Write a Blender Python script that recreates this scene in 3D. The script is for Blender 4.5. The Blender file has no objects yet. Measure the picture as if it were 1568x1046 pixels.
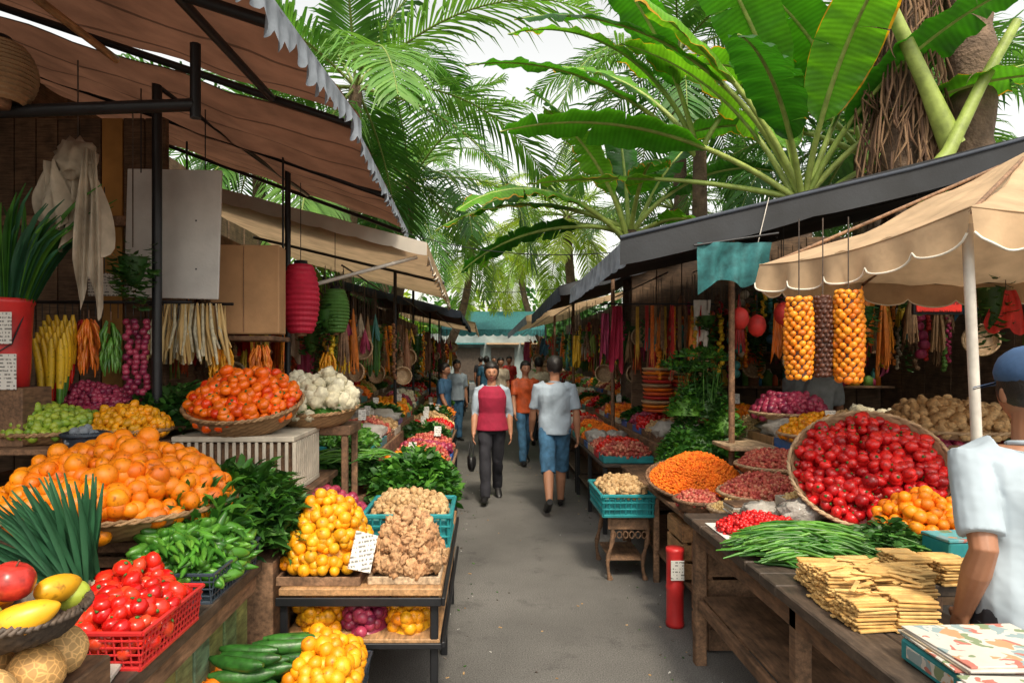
import bpy, bmesh, math, random
import numpy as np
from mathutils import Vector, noise
random.seed(7); rng=np.random.default_rng(7)
R=random.random
def U(a,b): return a+(b-a)*random.random()
scene=bpy.context.scene
# ------------------------------------------------------------------ materials
MC={}
def mat(name, cols, rough=.5, ns=8, na=.35, bump=.25, bs=60, bd=.004, tr=0, spec=.5, metal=0, kind=None, trc=None, kp=10.0, nd=3):
    if name in MC: return MC[name]
    m=bpy.data.materials.new(name); m.use_nodes=True; nt=m.node_tree; N=nt.nodes; L=nt.links
    N.clear()
    out=N.new('ShaderNodeOutputMaterial'); bs_=N.new('ShaderNodeBsdfPrincipled')
    at=N.new('ShaderNodeAttribute'); at.attribute_name='lf'
    sp=N.new('ShaderNodeSeparateXYZ'); L.new(at.outputs['Vector'],sp.inputs[0])
    rp=N.new('ShaderNodeValToRGB'); cr=rp.color_ramp
    if not isinstance(cols[0],(tuple,list)): cols=[cols]
    k=len(cols)
    cr.elements[0].color=(*cols[0],1); cr.elements[-1].color=(*cols[-1],1)
    for i in range(1,k-1):
        e=cr.elements.new(i/(k-1)); e.color=(*cols[i],1)
    L.new(sp.outputs['Z'],rp.inputs[0]); col=rp.outputs[0]
    tc=N.new('ShaderNodeTexCoord')
    nz=N.new('ShaderNodeTexNoise'); nz.inputs['Scale'].default_value=ns; nz.inputs['Detail'].default_value=nd; nz.inputs['Roughness'].default_value=.6
    L.new(tc.outputs['Object'],nz.inputs['Vector'])
    mr=N.new('ShaderNodeMapRange'); mr.inputs[1].default_value=.3; mr.inputs[2].default_value=.7; mr.inputs[3].default_value=1-na; mr.inputs[4].default_value=1+na*.5
    L.new(nz.outputs[0],mr.inputs[0])
    def mul(c,f):
        v=N.new('ShaderNodeVectorMath'); v.operation='SCALE'; L.new(c,v.inputs[0]); L.new(f,v.inputs['Scale']); return v.outputs[0]
    def math_(op,a,b=None,c=None):
        q=N.new('ShaderNodeMath'); q.operation=op
        for i,x in enumerate((a,b,c)):
            if x is None: continue
            if isinstance(x,(int,float)): q.inputs[i].default_value=x
            else: L.new(x,q.inputs[i])
        return q.outputs[0]
    col=mul(col,mr.outputs[0])
    hgt=None
    if kind=='asph':
        v=N.new('ShaderNodeTexNoise'); v.inputs['Scale'].default_value=140; v.inputs['Detail'].default_value=1; L.new(tc.outputs['Object'],v.inputs[0])
        w=N.new('ShaderNodeMapRange'); w.inputs[1].default_value=.35; w.inputs[2].default_value=.65; w.inputs[3].default_value=.62; w.inputs[4].default_value=1.35; L.new(v.outputs[0],w.inputs[0]); col=mul(col,w.outputs[0])
        v2=N.new('ShaderNodeTexNoise'); v2.inputs['Scale'].default_value=3.2; v2.inputs['Detail'].default_value=7; v2.inputs['Roughness'].default_value=.75; L.new(tc.outputs['Object'],v2.inputs[0])
        w2=N.new('ShaderNodeMapRange'); w2.inputs[1].default_value=.56; w2.inputs[2].default_value=.66; w2.inputs[3].default_value=1; w2.inputs[4].default_value=.68; L.new(v2.outputs[0],w2.inputs[0]); col=mul(col,w2.outputs[0])
    if kind=='spot':
        v=N.new('ShaderNodeTexNoise'); v.inputs['Scale'].default_value=kp; v.inputs['Detail'].default_value=2; L.new(tc.outputs['Object'],v.inputs[0])
        w=N.new('ShaderNodeMapRange'); w.inputs[1].default_value=.60; w.inputs[2].default_value=.72; w.inputs[3].default_value=1; w.inputs[4].default_value=.45; L.new(v.outputs[0],w.inputs[0]); col=mul(col,w.outputs[0])
    if kind=='net':
        v=N.new('ShaderNodeTexVoronoi'); v.feature='DISTANCE_TO_EDGE'; v.inputs['Scale'].default_value=kp; L.new(tc.outputs['Object'],v.inputs[0])
        w=N.new('ShaderNodeMapRange'); w.inputs[1].default_value=0; w.inputs[2].default_value=.12; w.inputs[3].default_value=1.5; w.inputs[4].default_value=.85; L.new(v.outputs['Distance'],w.inputs[0]); col=mul(col,w.outputs[0]); hgt=w.outputs[0]
    if kind=='vein':
        s=math_('SINE',math_('MULTIPLY',math_('ADD',sp.outputs['X'],math_('MULTIPLY',sp.outputs['Y'],.12)),kp))
        col=mul(col,math_('MULTIPLY_ADD',s,.12,1.0)); hgt=s
        nz2=N.new('ShaderNodeTexNoise'); nz2.inputs['Scale'].default_value=2.2; L.new(tc.outputs['Object'],nz2.inputs['Vector'])
        e=math_('MULTIPLY',math_('GREATER_THAN',math_('ADD',sp.outputs['Y'],math_('MULTIPLY',nz2.outputs[0],.35)),1.13),math_('GREATER_THAN',sp.outputs['Z'],.45))
        mx=N.new('ShaderNodeMix'); mx.data_type='RGBA'; L.new(e,mx.inputs[0]); L.new(col,mx.inputs[6]); mx.inputs[7].default_value=(.5,.26,.02,1); col=mx.outputs[2]
    if kind=='plank':
        s=math_('FRACT',math_('MULTIPLY',sp.outputs['Y'],kp))
        g=math_('GREATER_THAN',s,.06); col=mul(col,math_('MULTIPLY_ADD',g,.6,.4)); hgt=g
    if kind=='wood':
        mp=N.new('ShaderNodeMapping'); mp.inputs['Scale'].default_value=(2,2,30) if kp<0 else (18,3,18)
        L.new(tc.outputs['Object'],mp.inputs[0]); w=N.new('ShaderNodeTexNoise'); w.inputs['Scale'].default_value=3; w.inputs['Detail'].default_value=6; w.inputs['Roughness'].default_value=.7; L.new(mp.outputs[0],w.inputs[0])
        mw=N.new('ShaderNodeMapRange'); mw.inputs[1].default_value=.3; mw.inputs[2].default_value=.7; mw.inputs[3].default_value=.4; mw.inputs[4].default_value=1.6; L.new(w.outputs[0],mw.inputs[0])
        col=mul(col,mw.outputs[0]); hgt=w.outputs[0]
    if kind=='print':
        n0=N.new('ShaderNodeTexNoise'); n0.inputs['Scale'].default_value=18; L.new(tc.outputs['Object'],n0.inputs[0])
        vm=N.new('ShaderNodeVectorMath'); vm.operation='MULTIPLY_ADD'; L.new(n0.outputs['Color'],vm.inputs[0]); vm.inputs[1].default_value=(.12,.12,.0); L.new(tc.outputs['Object'],vm.inputs[2])
        vo=N.new('ShaderNodeTexVoronoi'); vo.inputs['Scale'].default_value=kp; L.new(vm.outputs[0],vo.inputs[0])
        sv=N.new('ShaderNodeSeparateXYZ'); L.new(vo.outputs['Color'],sv.inputs[0])
        g=math_('MULTIPLY',math_('LESS_THAN',vo.outputs['Distance'],.55),math_('GREATER_THAN',sv.outputs[1],.4))
        g=math_('MULTIPLY',g,.85)
        r2=N.new('ShaderNodeValToRGB'); r2.color_ramp.interpolation='CONSTANT'
        for i,c in enumerate([(.40,.08,.05,1),(.13,.2,.08,1),(.5,.22,.08,1),(.2,.3,.32,1)]):
            if i in(0,): r2.color_ramp.elements[0].color=c
            elif i==1: r2.color_ramp.elements[1].position=.25; r2.color_ramp.elements[1].color=c
            else: e=r2.color_ramp.elements.new(.25*i); e.color=c
        L.new(sv.outputs[0],r2.inputs[0])
        mx=N.new('ShaderNodeMix'); mx.data_type='RGBA'; L.new(g,mx.inputs[0]); L.new(col,mx.inputs[6]); L.new(r2.outputs[0],mx.inputs[7]); col=mx.outputs[2]
    if kind=='text':
        so=N.new('ShaderNodeSeparateXYZ'); L.new(tc.outputs['Object'],so.inputs[0])
        a=math_('GREATER_THAN',math_('SINE',math_('MULTIPLY',so.outputs['Z'],kp)),.1)
        mp=N.new('ShaderNodeMapping'); mp.inputs['Scale'].default_value=(1,1,.25); L.new(tc.outputs['Object'],mp.inputs[0])
        n3=N.new('ShaderNodeTexNoise'); n3.inputs['Scale'].default_value=110; n3.inputs['Detail'].default_value=1; L.new(mp.outputs[0],n3.inputs[0])
        b_=math_('GREATER_THAN',n3.outputs[0],.50); g=math_('MULTIPLY',a,b_); col=mul(col,math_('MULTIPLY_ADD',g,-.7,1.0))
    L.new(col,bs_.inputs['Base Color'])
    bs_.inputs['Roughness'].default_value=rough; bs_.inputs['Metallic'].default_value=metal; bs_.inputs['Specular IOR Level'].default_value=spec
    if bump>0:
        bn=N.new('ShaderNodeTexNoise'); bn.inputs['Scale'].default_value=bs; bn.inputs['Detail'].default_value=2; L.new(tc.outputs['Object'],bn.inputs['Vector'])
        bp=N.new('ShaderNodeBump'); bp.inputs['Strength'].default_value=bump; bp.inputs['Distance'].default_value=bd
        hh=bn.outputs[0]
        if hgt is not None: hh=math_('ADD',hh,math_('MULTIPLY',hgt,.5))
        L.new(hh,bp.inputs['Height']); L.new(bp.outputs[0],bs_.inputs['Normal'])
    if tr>0:
        t=N.new('ShaderNodeBsdfTranslucent'); 
        if trc: 
            v=N.new('ShaderNodeVectorMath'); v.operation='MULTIPLY'; L.new(col,v.inputs[0]); v.inputs[1].default_value=trc; L.new(v.outputs[0],t.inputs[0])
        else: L.new(col,t.inputs[0])
        mx=N.new('ShaderNodeMixShader'); mx.inputs[0].default_value=tr; L.new(bs_.outputs[0],mx.inputs[1]); L.new(t.outputs[0],mx.inputs[2]); L.new(mx.outputs[0],out.inputs[0])
    else: L.new(bs_.outputs[0],out.inputs[0])
    MC[name]=m; return m
# ------------------------------------------------------------------ templates
def ico(n):
    bm=bmesh.new(); bmesh.ops.create_icosphere(bm,subdivisions=n,radius=1); bm.verts.ensure_lookup_table()
    v=np.array([x.co[:] for x in bm.verts]); f=np.array([[q.index for q in x.verts] for x in bm.faces]); bm.free(); return v,f
I1,I2,I3,I4=ico(1),ico(2),ico(3),ico(4)
def cube_t():
    vs=[]; 
    for sx in (-1,1):
        for sy in (-1,1):
            for sz in (-1,1):
                for a in range(3):
                    m=[0,0,0]; m[a]=1; vs.append(((sx,sy,sz),m))
    bm=bmesh.new()
    for s,m in vs: bm.verts.new([s[i]*(1-.2*(1-m[i])) for i in range(3)])
    bm.verts.ensure_lookup_table(); bm.verts.index_update()
    bmesh.ops.convex_hull(bm,input=bm.verts[:]); bmesh.ops.recalc_face_normals(bm,faces=bm.faces[:])
    f=np.array([[q.index for q in x.verts] for x in bm.faces if len(x.verts)==3]); bm.free()
    return np.array([s for s,m in vs],float),np.array([m for s,m in vs],float),f
CS,CM,CF=cube_t()
def lumpy(t,amp,fr,seed=0):
    v=t[0].copy()
    for i in range(len(v)):
        v[i]*=1+amp*noise.noise(Vector(v[i]*fr)+Vector((seed*7.3,0,0)))
    return v,t[1]
TOM=lumpy((I2[0]*np.array([1,1,.84])*(1-.12*np.exp(-((I2[0][:,:2]**2).sum(1))*12)*1.0)[:,None],I2[1]),.10,1.5,4)
FRU=lumpy(I2,.10,1.4,9); FRU3=lumpy(I3,.07,1.4,9)
POT=lumpy(I2,.45,1.6,3); GIN=lumpy(I3,.75,2.1,6); CAUL=lumpy(I3,.35,4.5,2)
def taper(t,sx,bend=.0,tp=.5):
    v=t[0].copy(); x=v[:,0].copy(); k=1-tp*np.clip(x,-1,1)*.5-.25*x**4
    v[:,1]*=k; v[:,2]*=k; v[:,2]+=bend*x*x; v[:,0]*=sx; return v,t[1]
PEP=taper(I2,1,.25,.8)
def eul(a,b,c):
    ca,sa,cb,sb,cc,sc=np.cos(a),np.sin(a),np.cos(b),np.sin(b),np.cos(c),np.sin(c)
    o=np.zeros_like(a)
    Rx=np.stack([np.stack([o+1,o,o],-1),np.stack([o,ca,-sa],-1),np.stack([o,sa,ca],-1)],-2)
    Ry=np.stack([np.stack([cb,o,sb],-1),np.stack([o,o+1,o],-1),np.stack([-sb,o,cb],-1)],-2)
    Rz=np.stack([np.stack([cc,-sc,o],-1),np.stack([sc,cc,o],-1),np.stack([o,o,o+1],-1)],-2)
    return Rz@Ry@Rx
def TR(x,y,z,rx=0,ry=0,rz=0):
    m=np.eye(4); m[:3,:3]=eul(np.array([rx]),np.array([ry]),np.array([rz]))[0]; m[:3,3]=(x,y,z); return m
def tp(T,v): return v@T[:3,:3].T+T[:3,3]
def nrm(v): v=np.asarray(v,float); return v/(np.linalg.norm(v)+1e-12)
# ------------------------------------------------------------------ builder
class B:
    def __init__(s,name): s.n=name; s.V=[];s.F=[];s.A=[];s.mats=[];s.nv=0
    def mi(s,m):
        if m not in s.mats: s.mats.append(m)
        return s.mats.index(m)
    def add(s,v,f,m,a=None,smooth=True,T=None):
        v=np.asarray(v,float); f=np.asarray(f,int)
        if T is not None: v=tp(T,v)
        if a is None: a=np.tile([0,0,R()],(len(v),1))
        s.V.append(v); s.A.append(np.asarray(a,float)); s.F.append((f+s.nv,s.mi(m),smooth)); s.nv+=len(v)
    def scat(s,t,pos,rot,sc,m,var=None,smooth=True):
        n=len(pos)
        if n==0: return
        v,f=t; sc=np.broadcast_to(sc,(n,3))
        vv=np.einsum('nij,nvj->nvi',rot,v[None]*sc[:,None,:])+pos[:,None,:]
        ff=(f[None]+(np.arange(n)*len(v))[:,None,None]).reshape(-1,f.shape[1])
        if var is None: var=rng.random(n)
        a=np.zeros((n,len(v),3)); a[:,:,2]=var[:,None]
        s.add(vv.reshape(-1,3),ff,m,a.reshape(-1,3),smooth)
    def box(s,c,size,m,T=None,bev=None,rz=0,rx=0,ry=0):
        h=np.array(size)/2; bv=min(.005,min(size)*.2) if bev is None else bev
        v=CS*(h-bv*(1-CM))
        v=tp(TR(*c,rx,ry,rz),v)
        a=np.zeros((len(v),3)); a[:,2]=R(); s.add(v,CF,m,a,False,T)
    def bb(s,x0,x1,y0,y1,z0,z1,m,**k): s.box(((x0+x1)/2,(y0+y1)/2,(z0+z1)/2),(abs(x1-x0),abs(y1-y0),abs(z1-z0)),m,**k)
    def tube(s,P,r,m,n=8,ax=None,T=None,caps=True,smooth=True,var=None):
        P=np.asarray(P,float); k=len(P)
        if np.isscalar(r): r=[r]*k
        rr=np.array([(q,q) if np.isscalar(q) else q for q in r],float)
        t=np.gradient(P,axis=0); t/=np.linalg.norm(t,axis=1)[:,None]+1e-12
        a=np.array(ax if ax is not None else ((0,0,1) if abs(t[0][2])<.9 else (1,0,0)),float)
        th=np.linspace(0,2*math.pi,n,endpoint=False); V=[]
        for i in range(k):
            a=nrm(a-t[i]*(a@t[i])); b=np.cross(t[i],a)
            V.append(P[i]+np.outer(np.cos(th)*rr[i,0],a)+np.outer(np.sin(th)*rr[i,1],b))
        V=np.concatenate(V)
        i=np.arange(k-1)[:,None]*n; j=np.arange(n)[None]; j2=(j+1)%n
        F=np.stack([i+j,i+j2,i+n+j2,i+n+j],-1).reshape(-1,4)
        at=np.zeros((len(V),3)); at[:,0]=np.repeat(np.linspace(0,1,k),n); at[:,2]=R() if var is None else var
        s.add(V,F,m,at,smooth,T)
        if caps:
            c=np.vstack([V,P[:1],P[-1:]]) 
            f1=[((q+1)%n,q,n*k) for q in range(n)]; f2=[((k-1)*n+q,(k-1)*n+(q+1)%n,n*k+1) for q in range(n)]
            s.add(c,f1+f2,m,np.vstack([at,at[:1],at[-1:]]),smooth,T)
    def rod(s,a,b,r,m,n=8,r2=None,**k): s.tube([a,b],[r,r if r2 is None else r2],m,n,**k)
    def grid(s,P,m,a=None,smooth=True,T=None):
        P=np.asarray(P,float); r,c=P.shape[:2]
        i=np.arange(r-1)[:,None]*c; j=np.arange(c-1)[None]
        F=np.stack([i+j,i+j+1,i+c+j+1,i+c+j],-1).reshape(-1,4)
        s.add(P.reshape(-1,3),F,m,None if a is None else a.reshape(-1,3),smooth,T)
    def lathe(s,prof,m,T,n=32,weave=0,smooth=True,ell=(1,1)):
        k=len(prof); V=[];A=[]; v0=R()
        for i,(r,z) in enumerate(prof):
            for j in range(n):
                th=2*math.pi*j/n; rr=r
                if weave: rr+=weave*(1 if (j//2+i)%2 else -1)
                V.append((rr*math.cos(th)*ell[0],rr*math.sin(th)*ell[1],z)); A.append((j/n,i/k,(v0*.5+.5*((j//2+i)%2)) if weave else v0))
        i=np.arange(k-1)[:,None]*n; j=np.arange(n)[None]; j2=(j+1)%n
        F=np.stack([i+j,i+j2,i+n+j2,i+n+j],-1).reshape(-1,4)
        s.add(V,F,m,np.array(A),smooth,T)
    def done(s,center=True):
        V=np.concatenate(s.V); A=np.concatenate(s.A)
        lo,hi=V.min(0),V.max(0); c=np.array([(lo[0]+hi[0])/2,(lo[1]+hi[1])/2,lo[2]]) if center else np.zeros(3)
        me=bpy.data.meshes.new(s.n); 
        me.vertices.add(len(V)); me.vertices.foreach_set('co',(V-c).astype(np.float32).ravel())
        ls=[f.ravel() for f,_,_ in s.F]; lt=np.concatenate([np.full(len(f),f.shape[1]) for f,_,_ in s.F])
        li=np.concatenate(ls); me.loops.add(len(li)); me.loops.foreach_set('vertex_index',li.astype(np.int32))
        me.polygons.add(len(lt)); st=np.concatenate([[0],np.cumsum(lt)[:-1]])
        me.polygons.foreach_set('loop_start',st.astype(np.int32))
        me.polygons.foreach_set('material_index',np.concatenate([np.full(len(f),k) for f,k,_ in s.F]).astype(np.int32))
        me.polygons.foreach_set('use_smooth',np.concatenate([np.full(len(f),sm) for f,_,sm in s.F]))
        at=me.attributes.new('lf','FLOAT_VECTOR','POINT'); at.data.foreach_set('vector',A.astype(np.float32).ravel())
        for m in s.mats: me.materials.append(m)
        me.update(calc_edges=True); me.validate()
        o=bpy.data.objects.new(s.n,me); o.location=c; scene.collection.objects.link(o); return o
# ------------------------------------------------------------------ palette
m_asph=mat('asphalt',[(.135,.130,.122)],.85,ns=.9,na=.35,bump=.7,bs=150,bd=.006,nd=8,kind='asph')
m_earth=mat('earth',[(.16,.14,.12)],.95)
m_wdark=mat('dark_wood',[(.05,.036,.027),(.09,.062,.043)],.6,kind='wood',na=.4)
m_wood=mat('wood',[(.34,.18,.075),(.42,.24,.11)],.65,kind='wood',na=.4)
m_wold=mat('old_wood',[(.15,.08,.042),(.24,.135,.075)],.75,kind='wood',na=.5)
m_wpale=mat('pale_wood',[(.45,.32,.2),(.55,.41,.27)],.7,kind='wood',na=.35)
m_green_p=mat('green_paint',[(.10,.17,.07),(.2,.2,.06),(.05,.13,.10)],.6,kind='wood',na=.6)
m_metal=mat('black_metal',[(.016,.017,.02)],.45,metal=.3,na=.3)
m_white=mat('white_paint',[(.62,.58,.52)],.5,na=.3)
m_wicker=mat('wicker',[(.16,.085,.035),(.42,.25,.12)],.7,na=.35,ns=20,bs=150)
m_wick2=mat('wicker_pale',[(.28,.17,.085),(.6,.43,.26)],.7,na=.3,ns=20,bs=150)
m_brown=mat('brown_canvas',[(.19,.09,.055)],.85,na=.4,ns=3,tr=.22,kind='plank',kp=2.2,nd=6)
m_cream=mat('cream_canvas',[(.58,.41,.25)],.85,na=.3,ns=4,tr=.3,bs=25,bd=.01,nd=6)
m_white_c=mat('white_canvas',[(.72,.68,.6)],.85,na=.2,ns=3,tr=.45)
m_greyv=mat('grey_canvas',[(.24,.28,.33),(.30,.34,.39)],.85,na=.35,ns=10,tr=.2)
m_dark_c=mat('dark_canvas',[(.017,.02,.025)],.7,na=.5,ns=3,kind='plank',kp=1.4,nd=6)
m_teal_c=mat('teal_canvas',[(.02,.12,.13),(.04,.2,.21)],.8,na=.5,tr=.2,ns=14)
m_trim=mat('trim',[(.74,.7,.6)],.7,na=.1)
m_navy=mat('navy',[(.025,.035,.055)],.7)
m_card=mat('cardboard',[(.47,.27,.13)],.85,na=.2,ns=5,nd=6)
m_paper=mat('paper',[(.66,.65,.61)],.7,na=.08,kind='text',kp=330,bump=0)
m_plain=mat('plain_panel',[(.62,.62,.6)],.5,na=.3,ns=2,nd=7)
m_dist=mat('distant_wall',[(.25,.30,.30)],.8,na=.4,ns=1)
m_orange=mat('orange_fruit',[(.76,.15,.002),(.90,.29,.004),(.82,.21,.003),(.88,.25,.003)],.44,na=.28,ns=16,bs=320,bump=.35,bd=.001,kind='spot',kp=45)
m_yel=mat('yellow_fruit',[(.80,.24,.003),(.9,.38,.006),(.70,.34,.01),(.88,.33,.005)],.42,na=.35,ns=18,bs=250,bd=.001,kind='spot',kp=50)
m_tomo=mat('tomato_orange',[(.85,.12,.006),(.86,.18,.008),(.78,.04,.006)],.24,na=.3,ns=14,bump=.05)
m_tom=mat('tomato',[(.50,.006,.006),(.72,.022,.01),(.62,.06,.02)],.22,na=.35,ns=16,bump=.05)
m_redf=mat('red_fruit',[(.58,.008,.012),(.74,.02,.018),(.35,.004,.01)],.27,na=.45,ns=24,bump=.1,kind='spot',kp=60)
m_apple=mat('apple',[(.6,.04,.03),(.75,.2,.05)],.28,na=.7,ns=22,bump=.05)
m_mango=mat('mango',[(.82,.40,.015)],.38,na=.4,bump=.1,kind='spot',kp=40)
m_lime=mat('lime',[(.3,.45,.04),(.42,.5,.06)],.35,na=.4)
m_melon=mat('cantaloupe_skin',[(.46,.25,.08),(.54,.33,.13)],.7,na=.3,ns=20,kind='net',kp=60,bd=.003)
m_olive=mat('green_olive',[(.22,.36,.03),(.36,.45,.05),(.15,.28,.03)],.38,na=.3)
m_gr=mat('green_pepper',[(.025,.11,.012),(.06,.21,.02),(.12,.30,.035)],.34,na=.4,ns=18,bump=.1)
m_cuc=mat('cucumber',[(.015,.08,.01),(.035,.14,.02)],.38,na=.55,ns=30,bs=90)
m_leaf=mat('herb_leaf',[(.015,.075,.010),(.045,.17,.02),(.11,.29,.03)],.5,na=.4,tr=.22,trc=(1.3,1.6,.7),bump=0)
m_leafd=mat('dark_leaf',[(.012,.055,.010),(.035,.125,.018),(.065,.19,.03)],.45,na=.4,tr=.18,bump=0)
m_leek=mat('leek',[(.03,.12,.055),(.05,.18,.085),(.02,.08,.04)],.45,na=.3,tr=.15,bump=0)
m_pot=mat('ginger_skin',[(.40,.2,.09),(.56,.34,.17),(.48,.26,.13)],.85,na=.55,ns=50,bs=120)
m_pea=mat('peanut',[(.46,.28,.12),(.6,.4,.2),(.38,.22,.09)],.8,na=.45,ns=50)
m_onion=mat('onion',[(.28,.02,.06),(.4,.05,.1),(.16,.01,.05)],.35,na=.4,ns=20)
m_caul=mat('cauliflower',[(.62,.56,.38),(.7,.66,.5)],.85,na=.35,bs=150,ns=30)
m_len=mat('orange_lentil',[(.82,.15,.003),(.92,.24,.008),(.7,.11,.003)],.75,na=.3,bump=0)
m_bean=mat('red_bean',[(.32,.03,.03),(.5,.09,.06),(.6,.25,.15)],.5,na=.3,bump=0)
m_crm=mat('cream_grain',[(.62,.40,.14),(.72,.54,.26)],.75,na=.25,bump=0)
m_bread=mat('noodle_sheet',[(.58,.32,.09),(.74,.48,.18),(.66,.40,.13)],.85,na=.4,ns=18,bs=90)
m_stem=mat('fruit_stem',[(.05,.14,.02)],.6,bump=0)
m_tealp=mat('teal_plastic',[(.02,.24,.26)],.45,na=.3)
m_redp=mat('red_plastic',[(.55,.025,.025)],.4,na=.25)
m_darkp=mat('dark_plastic',[(.035,.05,.07)],.4)
m_whp=mat('white_plastic',[(.58,.52,.42)],.55,na=.3)
m_bluep=mat('blue_plastic',[(.02,.12,.4)],.4)
m_pink=mat('pink_paper',[(.62,.02,.06)],.6,tr=.25,na=.25)
m_greenl=mat('green_paper',[(.1,.26,.05)],.6,tr=.25,na=.25)
m_ylw=mat('banana_fruit',[(.78,.46,.015),(.82,.55,.03)],.45,na=.3,kind='spot',kp=60)
m_chil=mat('chili_orange',[(.8,.15,.01),(.82,.26,.015)],.38,bump=0)
m_chir=mat('chili_red',[(.6,.02,.015),(.4,.01,.015)],.3,bump=0)
m_choc=mat('dark_seed',[(.05,.015,.008),(.11,.035,.017)],.5,bump=.1)
m_corn=mat('golden_cone',[(.78,.20,.005),(.86,.33,.012),(.66,.15,.005)],.45,na=.4,ns=50)
m_cloth=mat('cream_cloth',[(.50,.43,.33)],.9,na=.35,tr=.15)
m_wall=mat('brown_wall',[(.10,.06,.035),(.15,.09,.05)],.85,kind='wood',na=.5,kp=-1)
m_wally=mat('ochre_wall',[(.40,.2,.05)],.85,na=.5,ns=3)
m_bleaf=mat('banana_leaf',[(.018,.11,.010),(.045,.20,.014),(.08,.28,.02),(.15,.38,.03)],.42,na=.4,ns=2.5,tr=.36,trc=(1.7,1.7,.5),kind='vein',kp=110,bd=.006,nd=6)
m_brib=mat('banana_midrib',[(.34,.42,.10),(.26,.36,.07)],.5,na=.35)
m_palm=mat('palm_leaf',[(.03,.11,.025),(.075,.21,.035),(.17,.33,.065)],.5,na=.4,ns=1.5,tr=.33,trc=(1.5,1.6,.8),bump=0)
m_palmy=mat('palm_leaf_young',[(.14,.28,.03),(.28,.42,.04),(.42,.48,.05)],.5,na=.25,ns=2,tr=.4,trc=(1.3,1.4,.7),bump=0)
m_rachis=mat('palm_rachis',[(.22,.29,.07)],.55)
m_trunk=mat('palm_trunk',[(.18,.12,.08),(.1,.065,.045)],.9,na=.5,ns=6,bs=25,bd=.03,bump=.8)
m_fibre=mat('dry_fibre',[(.14,.075,.04),(.25,.15,.08),(.07,.035,.02)],.9,na=.3,bump=0)
m_skin=mat('skin',[(.42,.20,.115)],.55,na=.1,ns=20,bump=0)
m_skin2=mat('skin_tan',[(.31,.14,.075)],.5,na=.15,ns=20,bs=200,bd=.001)
m_hair=mat('hair',[(.012,.009,.008)],.5,bs=200,bd=.004,bump=.6)
m_eye=mat('eye',[(.03,.02,.015)],.2,bump=0); m_eyew=mat('eye_white',[(.4,.37,.34)],.3,bump=0); m_lip=mat('lip',[(.35,.08,.07)],.4,bump=0)
m_shirt=mat('light_blue_shirt',[(.32,.39,.46)],.92,na=.15,ns=6,bs=11,bd=.02,bump=.5)
m_shirtw=mat('pale_shirt',[(.36,.43,.49)],.92,na=.12,ns=6,bs=9,bd=.03,bump=.6)
m_vest=mat('red_vest',[(.34,.012,.045)],.85,na=.25,bs=14,bd=.015,bump=.5)
m_trous=mat('dark_trousers',[(.018,.018,.025)],.85,bs=14,bd=.015,bump=.5)
m_denim=mat('denim',[(.05,.15,.27)],.85,na=.45,ns=12,bs=16,bd=.015,bump=.5)
m_black=mat('black_leather',[(.012,.012,.013)],.4)
m_capb=mat('cap_blue',[(.035,.085,.19)],.85)
m_bagp=mat('clear_plastic',[(.55,.52,.47)],.15,na=.1,ns=20,bump=.8,bs=25,bd=.02,tr=.3)
m_print=mat('floral_print',[(.55,.52,.46)],.7,kind='print',kp=24,na=.12)
pal=[mat('dye%d'%i,[c,tuple(min(1,x*1.5) for x in c)],.6,na=.35,ns=12,bump=.1) for i,c in enumerate([(.45,.025,.02),(.5,.14,.01),(.5,.3,.03),(.08,.18,.03),(.03,.12,.2),(.3,.025,.08),(.42,.35,.25),(.22,.1,.05),(.04,.17,.16),(.55,.09,.02),(.18,.25,.04)])]
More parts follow.
